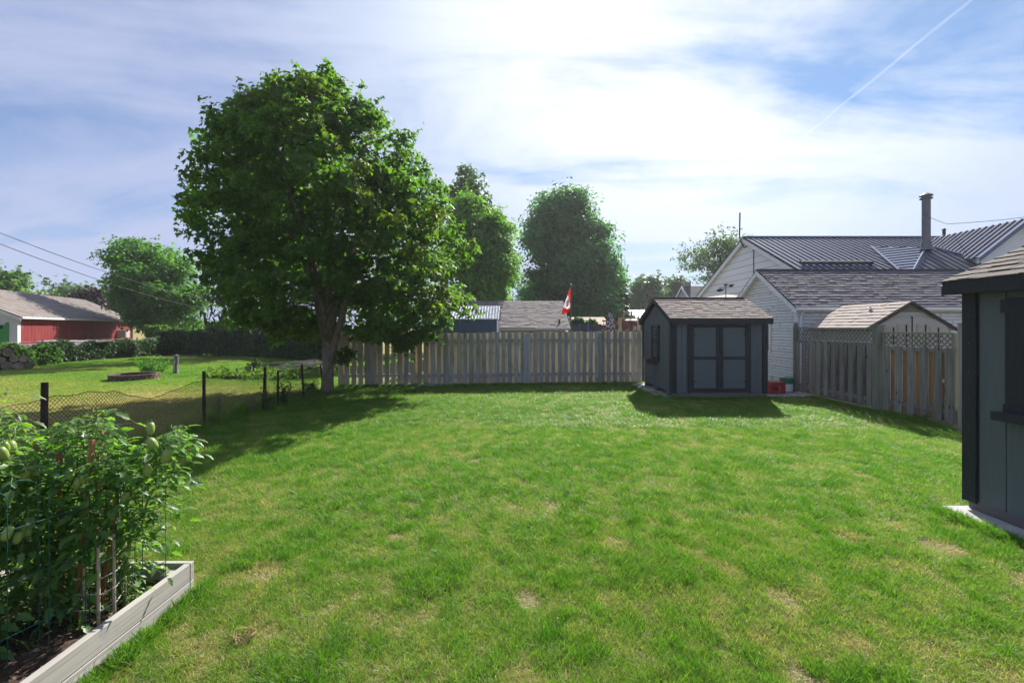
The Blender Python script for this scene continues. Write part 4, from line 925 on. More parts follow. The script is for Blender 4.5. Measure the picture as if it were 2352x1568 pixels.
# -- white house with metal roof
def white_house():
    x0, x1 = 12.4, 24.0; Yr, zr = 24.0, 6.55; yf, zf = 17.6, 3.35; yb, zb2 = 30.6, 3.62
    t = thing('white_house', 'white sided house with blue grey standing seam metal roof behind the garage', 'house', (x0, Yr, 0)); X1 = x1 - x0
    MB().prism([(0, yf + .3 - Yr, 0), (0, yf + .3 - Yr, zf - .02), (0, 0, zr - .1), (0, yb - .3 - Yr, zb2), (0, yb - .3 - Yr, 0)], (X1, 0, 0)).build('wall', M_core, t)
    sf = (zr - zf) / (Yr - yf); sb = (zr - zb2) / (yb - Yr)
    def g(z):
        if z <= zf: return (yf + .32 - Yr, yb - .32 - Yr)
        return (-(zr - .12 - z) / sf, (zr - .12 - z) / sb)
    clap(t, 0, 0, 0, 0, .3, zr - .2, M_white2, 'y', .34, g, .03, 'siding_board')
    box('downspout', M_pipe, t, -.06, -.032, -.75, -.70, 3.0, 5.9)
    for s, y, z in ((1, yf, zf), (-1, yb, zb2)):
        L_ = X1 + .25; e = (-.2, y - Yr, z) if s == 1 else (X1 + .05, y - Yr, z); al = (1, 0, 0) if s == 1 else (-1, 0, 0); up = Vector((0, Yr - y, zr - z)); S_ = up.length
        slab('roof', M_metal, t, e, al, up, L_, S_, .06)
        ribbed(t, e, al, up, L_, S_ - .02, .29, M_rib, .062, .04)
        ee = Vector((-.225, y - Yr, z - .045)); rd = Vector((-.225, 0, zr - .045)); MB().prism([ee, rd, rd - Vector((0, 0, .24)), ee - Vector((0, 0, .24))], (.024, 0, 0)).build('barge_board', M_white2, t)
        ee.z += .045; rd.z += .045; MB().prism([ee, rd, rd - Vector((0, 0, .05)), ee - Vector((0, 0, .05))], (.021, 0, 0)).build('rake_trim', M_rib, t, loc=(-.024, 0, .004))
        MB().prism([Vector((-.2, y - Yr, z - .10)), Vector((-.2, 0, zr - .10)), Vector((0, 0, zr - .10)), Vector((0, y - Yr, z - .10))], (0, 0, -.02)).build('soffit', M_white2, t)
    box('ridge_cap', M_metal, t, -.21, X1, -.12, .12, zr - .01, zr + .05)
    # dark strip low on the slope
    u = Vector((0, Yr - yf, zr - zf)).normalized(); yy = 19.9; zz = zf + (yy - yf) * sf + .05
    MB().prism([(at(1840, yy) - x0, yy - Yr, zz), (at(2006, yy) - x0, yy - Yr, zz), (at(2006, yy) - x0, yy + .16 - Yr, zz + .16 * sf), (at(1840, yy) - x0, yy + .16 - Yr, zz + .16 * sf)], (0, -.05, .12)).build('snow_guard', M_rib, t)
    # hipped chimney cricket
    pk = Vector((18.75, 20.6, 5.42)); fl = Vector((15.7, 18.0, 3.72)); fr = Vector((21.3, 18.0, 3.72)); bl = Vector((17.6, 22.3, 5.75)); br = Vector((20.2, 22.3, 5.75)); o = Vector((x0, Yr, 0))
    pk2 = pk + Vector((.35, 0, 0))
    def panel(nm, poly, m, k, ms):
        p = MB().prism([q - o for q in poly], (0, 0, -.08)).build(nm, m, t)
        a, b, c, d = poly if len(poly) == 4 else (poly[0], poly[1], poly[2], poly[2])
        for i in range(1, k):
            f = i / k; ab = b - a; f0 = min(.98, max(.02, (c - a).dot(ab) / ab.length_squared)); hf = f / f0 if f < f0 else (1 - f) / (1 - f0)
            s0 = a.lerp(b, f) - o; s1 = s0 + (c - a.lerp(b, f0)) * hf
            MB().tube([s0 + Vector((0, 0, .01)), s1 + Vector((0, 0, .01))], .022, 4).build('seam', ms, p)
    panel('cricket_roof', [fl, bl, pk, pk], M_metal, 14, M_rib); panel('cricket_roof', [fl, fr, pk2, pk], M_rib2, 18, M_rib); panel('cricket_roof', [br, fr, pk2, pk2], M_metal, 14, M_rib)
    for a, b in ((fl, pk), (fr, pk2), (fl, bl)): MB().tube([a - o + Vector((0, 0, .02)), b - o + Vector((0, 0, .02))], .05, 5).build('hip_cap', M_metal, t)
    cp = Vector((at(2127, 20.3), 20.3, 0)) - o
    c = MB().lathe([(0.258, 5.25), (0.213, 5.38), (0.175, 5.62), (0.156, 5.68), (0.156, 6.65), (0.163, 6.66), (0.163, 6.70), (0.156, 6.71), (0.156, 7.5)], cp, 24).build('chimney_pipe', M_pipe, t, smooth=False)
    MB().lathe([(0.152, 7.5), (0.228, 7.52), (0.236, 7.56), (0.167, 7.59), (0.167, 7.63), (0.243, 7.65), (0.243, 7.69), (0.091, 7.78), (0.015, 7.79)], cp, 24).build('chimney_cap', M_pipe, c)
    # cross wing at the right
    gx0, gx1, gy = 19.4, 23.6, 19.2; gz0, gzr = 4.72, 6.36; gm = (gx0 + gx1) / 2
    MB().prism([(gx0 + .2 - x0, gy - Yr, 0), (gx1 - .2 - x0, gy - Yr, 0), (gx1 - .2 - x0, gy - Yr, gz0), (gm - x0, gy - Yr, gzr - .1), (gx0 + .2 - x0, gy - Yr, gz0)], (0, 4.6, 0)).build('wing_wall', M_white2, t)
    for s in (1, -1):
        xe = gx0 if s == 1 else gx1; e = (xe - x0, 24.4 - Yr, gz0) if s == 1 else (xe - x0, gy - .3 - Yr, gz0); al = (0, -1, 0) if s == 1 else (0, 1, 0); up = Vector((gm - xe, 0, gzr - gz0))
        slab('wing_roof', M_metal, t, e, al, up, 5.5, up.length, .05); ribbed(t, e, al, up, 5.5, up.length - .01, .29, M_rib, .062, .04)
        ee = Vector((xe - x0, gy - .325 - Yr, gz0)); rd = Vector((gm - x0, gy - .325 - Yr, gzr)); MB().prism([ee, rd, rd - Vector((0, 0, .2)), ee - Vector((0, 0, .2))], (0, .022, 0)).build('barge_board', M_metal, t)
    # antenna mast
    ax = -.3; m = thing('antenna_mast', 'thin dark bent mast at the peak of the white metal roofed house', 'antenna', (x0 - .3, Yr, 6.2)); MB().tube([(.1, 0, -.15), (-.08, 0, .25), (-.1, 0, .5), (-.08, 0, 1.65)], .035, 6).build('rod', M_rust, m); MB().tube([(.14, 0, -.2), (.30, 0, -.1)], .03, 6).build('bracket', M_rust, m)
    w = MB(); P = [Vector((at(2135, 20.3), 20.3, 6.7)), Vector((at(2175, 24), 24, 6.95 + .3)), Vector((at(2500, 22), 22, 7.6))]
    pts = [P[0].lerp(P[1], k / 4) for k in range(5)] + [P[1].lerp(P[2], k / 8) - Vector((0, 0, .12 * math.sin(math.pi * k / 8))) for k in range(1, 9)]
    tag(w.tube(pts, .012, 4).build('guy_wire', M_wire), 'thin wire running from the grey chimney pipe to the right edge', 'wire')
    vp = thing('vent_pipe', 'short dark vent pipe on the metal roof right of the chimney', 'vent pipe', (at(2168, 24), 24, 6.55)); MB().lathe([(.07, 0), (.07, .38)], n=10).build('pipe', M_rust, vp); MB().lathe([(.09, .38), (.09, .42), (.02, .48)], n=10).build('cap', M_rust, vp)
M_rib2 = mat('shade_toned_metal_panel', (0.07, 0.085, 0.12), (0.05, 0.06, 0.09), scale=1, rough=0.5, metal=0.3, obj=0)  # roof metal darkened: the cricket's front facet carries its shade in the colour
white_house()

# -- weathervane on a low dark roof between shed and garage
def weathervane():
    Y = 20.0; x = at(1667, Y); t = thing('weathervane', 'black bird weathervane on a thin pole before the white gable', 'weathervane', (x, Y, 0)); m = MB()
    MB().tube([(0, 0, 0), (0, 0, zt(655, Y))], .018, 5).build('pole', M_rust, t); zc = zt(660, Y)
    MB().tube([(-.30, 0, zc - .02), (.30, 0, zc + .03)], .014, 5).build('arm', M_rust, t)
    bird = [(-.16, 0), (-.08, .06), (.02, .08), (.10, .05), (.17, .10), (.15, .02), (.08, -.03), (-.02, -.06), (-.10, -.04)]
    for dx, dz, s in ((-.26, -.14, 1.1), (.0, .10, .7), (.24, .08, .8)): MB().prism([(dx + a * s, -.01, zc + dz + b * s) for a, b in bird], (0, .02, 0)).build('bird', M_rust, t)
    for dx in (-.24, .24): MB().tube([(dx, 0, zc), (dx, 0, zc + (.05 if dx > 0 else -.1))], .008, 4).build('stem', M_rust, t)
    b = thing('lean_to', 'low dark brown roofed lean to in front of the white gable wall', 'lean-to', (at(1620, 21), 21, 0)); W_ = at(1720, 21) - at(1620, 21)
    box('wall', M_white2, b, .1, W_ - .1, .1, 2.0, 0, 2.85); MB().prism([(0, 0, 2.95), (W_, 0, 3.22), (W_, 2.2, 3.42), (0, 2.2, 3.15)], (0, 0, .06)).build('roof', M_rustbrown, b)
weathervane()

# ---------------------------------------------------------------- things beyond the back fence
def blue_shed():
    Y = 17.2; x0, x1 = at(1000, Y), at(1143, Y); t = thing('blue_shed', 'dark blue metal shed with grey ribbed roof behind the fence', 'shed', (x0, Y, 0)); W_ = x1 - x0; z0 = zt(733, Y)
    M_b = mat('navy_metal_siding', (0.035, 0.075, 0.17), (0.03, 0.065, 0.15), scale=2, rough=0.5, obj=0.0)
    box('wall', M_b, t, 0, W_, 0, 2.2, 0, z0); me = MB().box(-.012, .012, -.018, -.001, 0, z0 - .02).mesh('rib', M_b)
    for i in range(1, int(W_ / .15)): link('rib', me, t, loc=(i * .15, 0, 0))
    M_r = mat('galvanised_roof', (0.34, 0.37, 0.42), (0.25, 0.27, 0.31), scale=3, rough=0.35, metal=0.6, obj=0)
    e = (-.06, -.08, z0 + .01); up = (0, 1.0, .48); slab('roof', M_r, t, e, (1, 0, 0), up, W_ + .12, 1.25, .03); ribbed(t, e, (1, 0, 0), up, W_ + .12, 1.24, .11, M_r, .03, .02, 'rib')
    slab('roof', M_r, t, (W_ + .06, 2.24, z0 + .01), (-1, 0, 0), (0, -1.0, .48), W_ + .12, 1.25, .03)
    box('corner_trim', M_white2, t, W_ - .03, W_ + .012, -.03, -.002, 0, z0); box('base_trim', M_white2, t, 0, W_, -.03, -.019, 0.5, 1.56)
blue_shed()
def tan_house():
    Y = 22.0; x0, x1 = at(1020, Y), at(1310, Y); ze = zt(753, Y); Yr = 25.2; zr = zt(692, Yr)
    t = thing('tan_house', 'low beige house with a wide tan shingle roof behind the flag', 'house', (x0, Y, 0)); W_ = x1 - x0
    M_w = mat('beige_stucco', (0.52, 0.42, 0.36), (0.46, 0.37, 0.31), scale=3, obj=0.03, rough=0.85)
    MB().prism([(.1, .3, 0), (.1, 6.1, 0), (.1, 6.1, ze), (.1, 3.2, zr - .1), (.1, .3, ze)], (W_ - .3, 0, 0)).build('wall', M_w, t)
    up = Vector((0, Yr - Y, zr - ze)); slab('roof', M_deck, t, (0, 0, ze), (1, 0, 0), up, W_, up.length, .08); shingled(t, (0, 0, ze), (1, 0, 0), up, W_, up.length, M_sh4, .17, 1.25, .02, seed=31)
    slab('roof', M_sh4, t, (W_, 6.4, ze), (-1, 0, 0), Vector((0, -3.2, zr - ze)), W_, up.length, .08)
    box('fascia', M_w, t, 0, W_ + .02, -.05, -.002, ze - .12, ze - .01)
    box('gutter', M_white2, t, at(1230, Y) - x0, W_ + .05, -.16, -.052, ze - .04, ze + .03)
    for a, b in ((1172, 1185), (1195, 1225), (1240, 1262), (1280, 1296)):
        w = box('window', M_white2, t, at(a, Y) - x0, at(b, Y) - x0, .25, .298, ze - 1.1, ze - .22); box('pane', M_resin_d, w, at(a, Y) - x0 + .05, at(b, Y) - x0 - .05, .24, .248, ze - 1.05, ze - .27)
    box('roof_pipe', M_rust, t, at(1285, Y) - x0 , at(1285, Y) - x0 + .08, .4, .48, ze + .1, ze + .42)
    l = thing('porch_lamp', 'small dark lamp on the beige house wall above the fence', 'lamp', (at(1220, Y), Y + .2, ze - .28)); MB().lathe([(.02, -.1), (.09, -.08), (.12, .0), (.05, .1)], n=8).build('shade', M_rust, l)
tan_house()
def flag():
    Y = 19.0; px = 1311.5; t = thing('flagpole', 'thin grey flagpole rising behind the board fence', 'flagpole', (at(px, Y), Y, 0)); top = zt(655, Y)
    MB().tube([(0, 0, 0), (0, 0, top)], .018, 8).build('pole', M_pipe, t); MB().lathe([(.0, 0), (.03, .02), (.03, .04), (0, .06)], (0, 0, top), 8).build('finial', M_pipe, t)
    f = thing('flag', 'red and white maple leaf flag drooping from the thin pole', 'flag', (at(px, Y), Y, 0)); ox = at(px, Y)
    red = mat('flag_red_cloth', (0.72, 0.02, 0.03), (0.62, 0.015, 0.02), scale=3, obj=0, trans=0.5, rough=0.8); wh = mat('flag_white_cloth', (0.8, 0.8, 0.8), (0.74, 0.74, 0.75), scale=3, obj=0, trans=0.5, rough=0.8)
    def dp(x, y): return ((1050 + x / 4.125) * .9408, (620 + y / 4.125) * .9408)
    T0, T1, B0, B1 = dp(1413, 335), dp(1322, 602), dp(1413, 470), dp(1403, 572)
    def P(u, v, off=0):
        tx = T0[0] + (T1[0]-T0[0])*u; ty = T0[1] + (T1[1]-T0[1])*u; bx = B0[0] + (B1[0]-B0[0])*u; by = B0[1] + (B1[1]-B0[1])*u
        x = tx + (bx-tx)*v; y = ty + (by-ty)*v + 3 * u * math.sin(v * math.pi); d = .16 * math.sin(v * 9 + u * 3) * (.25 + u * .75) + .05 * math.sin(u * 11)
        return (at(x, Y) - ox, d + off, zt(y, Y))
    def strip(nm, u0, u1, m):
        mb = MB(); n, k = 8, 18
        for i in range(n + 1):
            for j in range(k + 1): mb.v.append(P(u0 + (u1-u0)*i/n, j/k))
        for i in range(n):
            for j in range(k): mb.f.append((i*(k+1)+j, (i+1)*(k+1)+j, (i+1)*(k+1)+j+1, i*(k+1)+j+1))
        mb.build(nm, m, f, smooth=True)
    strip('red_band', 0, .25, red); strip('white_band', .25, .75, wh); strip('red_band', .75, 1, red)
    half = [(0, .5), (.07, .36), (.17, .41), (.13, .16), (.25, .28), (.28, .21), (.42, .23), (.37, .09), (.43, .03), (.22, -.15), (.25, -.23), (.02, -.20), (.02, -.42)]
    leaf = half + [(-x, y) for x, y in half[::-1][:-1]]
    for off in (-.012, .012):
        mb = MB(); c = len(mb.v); mb.v.append(P(.5, .5, off))
        for x, y in leaf: mb.v.append(P(.5 + x * .44, .5 - y * .85, off))
        n = len(leaf)
        for i in range(n): mb.f.append((0, 1 + i, 1 + (i + 1) % n))
        mb.build('maple_leaf', red, f)
flag()
def topiary(px, py0, py1, w, Y, label):
    x = at(px, Y); z0, z1 = zt(py1, Y), zt(py0, Y); t = thing('topiary', label, 'shrub', (x, Y, 0)); hw = w / 2 * Y / F; r = np.random.default_rng(int(px)); n = 1500
    D = r.normal(0, 1, (n, 3)); D /= np.linalg.norm(D, axis=1, keepdims=True); D *= r.uniform(.75, 1.05, (n, 1)) * np.array([hw, hw, (z1 - z0) / 2]); D[:, 2] += (z0 + z1) / 2
    V, Fc = leaves(D, .16, 'oval', D * np.array([1, 1, 0]), 4); link('foliage', npmesh('foliage', V, Fc, M_hedge), t); MB().tube([(0, 0, 0), (0, 0, z0 + .2)], .05, 6).build('trunk', M_bark2, t)
topiary(1327, 731, 760, 30, 24, 'round dark clipped bush just right of the flagpole')
topiary(1357, 736, 757, 28, 24, 'second round dark clipped bush left of the patterned parasol')
def yard_beyond():
    Y = 27.0
    # tan roofed outbuilding
    x0, x1 = at(1318, Y), at(1400, Y); t = thing('outbuilding', 'low building with pale tan roof right of the flagpole', 'building', (x0, Y, 0)); ze, zr = zt(746, Y), zt(728, Y + 1.6)
    box('wall', M_rustbrown, t, .1, x1 - x0 - .1, .1, 3.1, 0, ze); MB().prism([(0, 0, ze), (0, 3.2, ze), (0, 1.6, zr)], (x1 - x0, 0, 0)).build('roof', M_tanroof, t)
    dk = mat('dark_grey_panel', (0.06, 0.065, 0.075), rough=0.7)
    p = thing('privacy_screen', 'dark grey screen panels low behind the fence right of the flag', 'screen', (at(1312, 21), 21, 0))
    for i in range(4): a = at(1312, 21) + i * .35 - at(1312, 21); box('panel', dk, p, a + .01, a + .34, 0, .03, 0, 1.93 + .03 * (i % 2))
    for px, l in ((1331, 'blue pole standing left behind the fence beside the dark screen'), (1351, 'blue pole leaning at the right end of the dark screen')):
        b = thing('blue_pole', l, 'pole', (at(px, 20), 20, 0)); MB().tube([(.04, 0, 0), (0, 0, zt(745, 20))], .025, 6).build('shaft', M_blue, b); MB().lathe([(.03, 0), (.03, .04)], (0, 0, zt(745, 20)), 8).build('cap', M_blue, b)
    # closed patterned parasol
    Yp = 23.0; t = thing('parasol', 'closed black and white patterned parasol behind the fence', 'parasol', (at(1402, Yp), Yp, 0)); m = mat('patterned_cloth', (0.04, 0.04, 0.06), (0.55, 0.5, 0.52), scale=9, lo=.52, hi=.56, obj=0, rough=.9, det=2)
    MB().tube([(0, 0, 0), (0, 0, zt(712, Yp))], .02, 6).build('pole', M_rust, t)
    mb = MB(); prof = [(.05, zt(714, Yp)), (.10, zt(722, Yp)), (.17, zt(740, Yp)), (.20, zt(755, Yp)), (.16, zt(766, Yp))]; n = 16; 
    for r_, z in prof:
        for k in range(n): q = r_ * (1 + .22 * (k % 2)); mb.v.append((q*math.cos(2*math.pi*k/n), q*math.sin(2*math.pi*k/n), z))
    for i in range(len(prof)-1):
        for k in range(n): mb.f.append((i*n+k, i*n+(k+1) % n, (i+1)*n+(k+1) % n, (i+1)*n+k))
    mb.build('canopy', m, t)
    # red deck with stair and posts
    Yd = 25.0; t = thing('play_structure', 'red brown deck with railings and yellowish posts beside the brick house', 'deck', (at(1415, Yd), Yd, 0)); ox = at(1415, Yd)
    def bx(nm, mm, a, b, y0_, y1_, dy=0, dd=.08): return box(nm, mm, t, at(a, Yd) - ox, at(b, Yd) - ox, dy, dy + dd, zt(y1_, Yd), zt(y0_, Yd))
    M_yp = mat('yellow_post', (0.42, 0.40, 0.22), (0.36, 0.34, 0.2), rough=.8)
    bx('post', M_yp, 1420, 1427, 731, 800, -.1); bx('post', M_yp, 1463, 1470, 731, 800, -.1); bx('beam', M_yp, 1418, 1472, 729, 733, -.21, .1)
    for a in range(1388, 1480, 5): bx('baluster', M_redwood, a, a + 1.4, 738, 760, .2, .04)
    bx('rail', M_redwood, 1385, 1482, 735, 738, .2, .06); bx('deck', M_redwood, 1385, 1482, 757, 763, .2, 1.5)
    bx('post', M_redwood, 1433, 1436, 712, 760, .5); bx('post', M_redwood, 1455, 1458, 712, 760, .5)
    for k in (0, 6): MB().tube([(at(1425 + k, Yd) - ox, .1, zt(764, Yd)), (at(1446 + k, Yd) - ox, .1, zt(738, Yd))], .035, 4).build('stair_rail', M_redwood, t)
    c = thing('table_parasol', 'small white open parasol canopy on the red deck', 'parasol', (at(1451, 25.4), 25.4, 0)); MB().lathe([(.45, zt(736, 25.4)), (.40, zt(735, 25.4)), (.02, zt(729, 25.4))], n=12).build('canopy', M_white2, c); MB().tube([(0, 0, 1.7), (0, 0, zt(730, 25.4))], .02, 5).build('pole', M_rust, c)
M_tanroof = mat('pale_tan_roof', (0.45, 0.36, 0.28), (0.38, 0.30, 0.23), scale=2, rough=.9, obj=0)
M_blue = mat('blue_plastic', (0.05, 0.14, 0.42), rough=.5)
M_redwood = mat('red_brown_wood', (0.20, 0.06, 0.045), (0.14, 0.045, 0.035), scale=4, rough=.8)
yard_beyond()
def gable_house(name, label, pxl, pxa, pxr, ye, yr, Y, depth, mw, mr_, ribs=0, chim=None, side='front'):
    """far house: gable towards us between pxl..(2*pxa-pxl), ridge running right to pxr"""
    xl, xa, xr = at(pxl, Y), at(pxa, Y), at(pxr, Y); t = thing(name, label, 'house', (xa, Y, 0)); w = xa - xl; ze, zr = zt(ye, Y), zt(yr, Y); return t, xl, xa, xr, w, ze, zr
def far_houses():
    M_brick = mat('red_brick', (0.24, 0.10, 0.08), (0.17, 0.07, 0.055), scale=12, rough=.9, obj=0)
    M_gb = mat('grey_far_siding', (0.42, 0.40, 0.38), rough=.8, obj=.03); M_solar = mat('bluish_roof_panel', (0.20, 0.24, 0.32), (0.17, 0.2, 0.28), scale=1, rough=.3, spec=.6, obj=0)
    # long house: ridge parallel to X
    def house(label, name, x0, x1, Yf, Yr, ze, zr, mw, mr_, ribm=None, pitch=.35, wins=(), chims=()):
        t = thing(name, label, 'house', (x0, Yf, 0)); W_ = x1 - x0; D = Yr - Yf
        MB().prism([(.15, .2, 0), (.15, 2*D - .2, 0), (.15, 2*D - .2, ze), (.15, D, zr - .12), (.15, .2, ze)], (W_ - .3, 0, 0)).build('wall', mw, t)
        up = Vector((0, D, zr - ze))
        slab('roof', mr_, t, (0, 0, ze), (1, 0, 0), up, W_, up.length, .08); slab('roof', mr_, t, (W_, 2*D, ze), (-1, 0, 0), Vector((0, -D, zr - ze)), W_, up.length, .08)
        if ribm: ribbed(t, (0, 0, ze), (1, 0, 0), up, W_, up.length, pitch, ribm, .06, .04)
        for s in (0, 2 * D):
            ee = Vector((-.03, s, ze)); rd = Vector((-.03, D, zr)); MB().prism([ee, rd, rd - Vector((0, 0, .25)), ee - Vector((0, 0, .25))], (.028, 0, 0)).build('barge_board', M_white2 if mw is not M_brick else M_gb, t)
        for (cx, cy, w, z1) in chims: box('chimney', M_brick if mw is M_brick else M_gb, t, cx, cx + w, cy, cy + w, ze, z1)
        for (y, z, w, h) in wins:
            q = box('window', M_white2, t, .10, .148, y, y + w, z, z + h); box('pane', M_glass, q, .08, .098, y + .08, y + w - .08, z + .08, z + h - .08)
        return t
    Y = 44.0
    house('brick house with ribbed metal roof and red chimney beyond the shed roof', 'brick_house', at(1497, Y), at(1566, Y), Y - 4, Y, zt(716, Y - 4), zt(686, Y), M_brick, M_metal, M_rib, .45, wins=((2.0, 1.9, 1.0, 1.2),), chims=((.0 - .45, 2.9, .42, zt(681, Y)),))
    Y = 48.0
    house('grey house with shingle gable roof left of the white metal roofed house', 'grey_house', at(1565, Y), at(1640, Y), Y - 3.4, Y, zt(700, Y - 3.4), zt(657, Y), M_gb, M_sh2, wins=((1.4, 3.0, .8, 1.0), (3.6, 3.0, .8, 1.0)), chims=((.4, 3.4, .6, zt(647, Y)),))
    Y = 34.0
    t = house('low brick house with pale blue roof behind the red deck', 'brick_house', at(1440, Y), at(1500, Y), Y - 3.4, Y, zt(740, Y - 3.4), zt(712, Y), M_brick, M_solar, M_metal, .9, wins=((1.2, .9, .8, 1.0),))
    # veranda roof in front
    v = thing('veranda', 'white edged veranda roof on posts beside the slate grey shed', 'veranda', (at(1462, 29), 29, 0)); W_ = 2.4
    MB().prism([(0, 0, zt(728, 29)), (W_, 0, zt(722, 29)), (W_, 2, zt(718, 31)), (0, 2, zt(724, 31))], (0, 0, .08)).build('roof', M_white2, v)
    for x in (.1, 1.1, 2.2): box('post', M_white2, v, x, x + .1, .1, .2, 0, zt(727, 29))
    # houses glimpsed left under the maple
    Y = 44.0
    house('low house with tan roof glimpsed between trees above the hedge', 'bungalow', at(425, Y), at(492, Y), Y - 3, Y, zt(751, Y - 3), zt(737, Y), M_gb, M_sh4)
    Y = 36.0
    house('small grey cottage roof glimpsed above the hedge under the maple', 'cottage', at(605, Y), at(690, Y), Y - 3, Y, zt(768, Y - 3), zt(752, Y), M_gb, M_sh3, chims=((1.0, 1.6, .9, zt(750, Y) + .3),))
far_houses()
def picket():
    t = thing('picket_fence', 'weathered grey picket fence showing through the hedge under the maple', 'fence', (-15.2, 29.2, 0)); r = random.Random(2); me = MB().prism([(-.045, 0, 0), (.045, 0, 0), (.045, 0, 1.0), (0, 0, 1.04), (-.045, 0, 1.0)], (0, .02, 0)).mesh('picket', M_fence_warm)
    n = 56
    for i in range(n): link('picket', me, t, loc=(i * .125, -i * .045, r.uniform(-.03, .03)), scale=(1, 1, 1.62 + r.uniform(-.06, .04)))
    for z in (.5, 1.3): MB().prism([(0, .03, z), (n*.125, .03 - n*.045, z), (n*.125, .07 - n*.045, z), (0, .07, z)], (0, 0, .08)).build('rail', M_fence_warm, t)
picket()

# ---------------------------------------------------------------- the red barn and left yard
def barn():
    Lp = Vector((-28.3, 26.0, 0)); Rp = Vector((-35.1, 42.0, 0)); d = (Rp - Lp); LL = d.length; rz = math.atan2(d.y, d.x)
    t = thing('red_barn', 'long red board sided barn with rusty metal roof and green garage door', 'barn', Lp, rz=rz)   # local x along the long side, local y to the back (left)
    red = mat('barn_red_paint', (0.19, 0.014, 0.017), (0.15, 0.011, 0.013), scale=1, stretch=(6, 6, .8), obj=.08, rough=.75, c3=(0.22, 0.028, 0.026), c3s=.8)
    rr = mat('rusty_galvanised_roof', (0.25, 0.225, 0.21), (0.21, 0.13, 0.09), scale=1.0, stretch=(1.6, 1.6, .35), lo=.48, hi=.66, obj=0, rough=.6, metal=.1, c3=(0.29, 0.265, 0.25), c3s=2.2)
    gw = mat('white_barn_trim', (0.55, 0.56, 0.58), (0.48, 0.49, 0.52), scale=2, obj=.03, rough=.8); gr = mat('bright_green_door', (0.03, 0.26, 0.06), (0.025, 0.22, 0.05), scale=2, obj=.03, rough=.5)
    ze, zr, Wd = 2.52, 4.25, 7.0
    MB().prism([(0.0, .02, 0), (0.0, Wd, 0), (0.0, Wd, ze), (0, Wd/2, zr - .1), (0, .02, ze)], (LL, 0, 0)).build('wall', gw, t)
    me = MB().box(0, .345, -.03, .018, .0, ze - .02).mesh('board', red); n = int(LL / .36)
    for i in range(n): link('board', me, t, loc=(.30 + i * .36, 0, 0))
    box('backing', M_dark, t, .2, LL - .1, .019 - .02, .0195, 0, ze - .05)
    box('corner_board', gw, t, -.03, .28, -.05, .0, 0, ze); MB().tube([(LL - .05, -.35, ze - .05), (LL - .05, -.10, ze - .25), (LL - .05, -.09, .1)], .06, 6).build('downspout', gw, t)
    sl = (zr - ze) / (Wd/2); up = Vector((0, 1, sl)); 
    for s in (1, -1):
        e = (-.35, -.35, ze - .35*sl + .05) if s == 1 else (LL + .35, Wd + .35, ze - .35*sl + .05); u = Vector((0, s, sl)); S_ = math.hypot(Wd/2 + .35, (Wd/2 + .35)*sl)
        slab('roof', rr, t, e, (s, 0, 0), u, LL + .7, S_, .05); ribbed(t, e, (s, 0, 0), u, LL + .7, S_, .62, rr, .05, .03, 'rib')
        ee = Vector((-.37, e[1], e[2] - .04)); rd = Vector((-.37, Wd/2, zr + .03)); MB().prism([ee, rd, rd - Vector((0, 0, .2)), ee - Vector((0, 0, .2))], (.018, 0, 0)).build('barge_board', gw, t)
    box('fascia', gw, t, -.3, LL + .3, -.39, -.352, ze - .22, ze - .10)
    dd = box('garage_door', gr, t, -.06, -.002, .45, 3.4, 0, 1.95)
    for k in range(1, 5): box('panel', gr, dd, -.075, -.061, .55, 3.3, k*.39 - .34, k*.39 - .04)
    box('window_strip', M_dark, t, -.07, -.062, .55, 3.3, 1.72, 1.90); box('door_trim', gr, t, -.08, -.003, .33, .44, 0, 2.08)
    a = thing('air_conditioner', 'white window air conditioner sticking out of the red barn wall', 'air conditioner', Lp + d.normalized() * (LL * .80), rz=rz)
    box('casing', gw, a, 0, .85, -.65, -.04, .95, 1.55); box('grille', M_conc, a, .08, .77, -.665, -.652, 1.0, 1.5)
    for k in range(6): box('slat', gw, a, .09, .76, -.68, -.667, 1.03 + k * .08, 1.05 + k * .08)
barn()
def chain(name, parent, P, top, bot, pitch, wr, mat_, cap=True):
    """diamond mesh between bottom and top curves; P(s) gives ground point for distance s, top/bot(s) heights"""
    mb = MB(); L_ = P[1]; f = P[0]; hmax = 1.0; nrow = max(4, int(round(1.0 / pitch)))
    ncol = int(L_ / pitch)
    for fam in (1, -1):
        for i in range(-nrow, ncol + nrow):
            pts = []
            for j in range(nrow + 1):
                s = (i + fam * j) * pitch
                if s < 0 or s > L_:
                    if len(pts) > 1: mb.tube(pts, wr, 3, False)
                    pts = []; continue
                q = f(s); z = bot(s) + (top(s) - bot(s)) * j / nrow; pts.append((q[0] + .004 * fam, q[1], z))
            if len(pts) > 1: mb.tube(pts, wr, 3, False)
    n = int(L_ / .15); mb.tube([(*f(s * L_ / n), top(s * L_ / n)) for s in range(n + 1)], wr * 1.6, 4)
    return tag(mb.build(name, mat_, parent), kind='stuff')
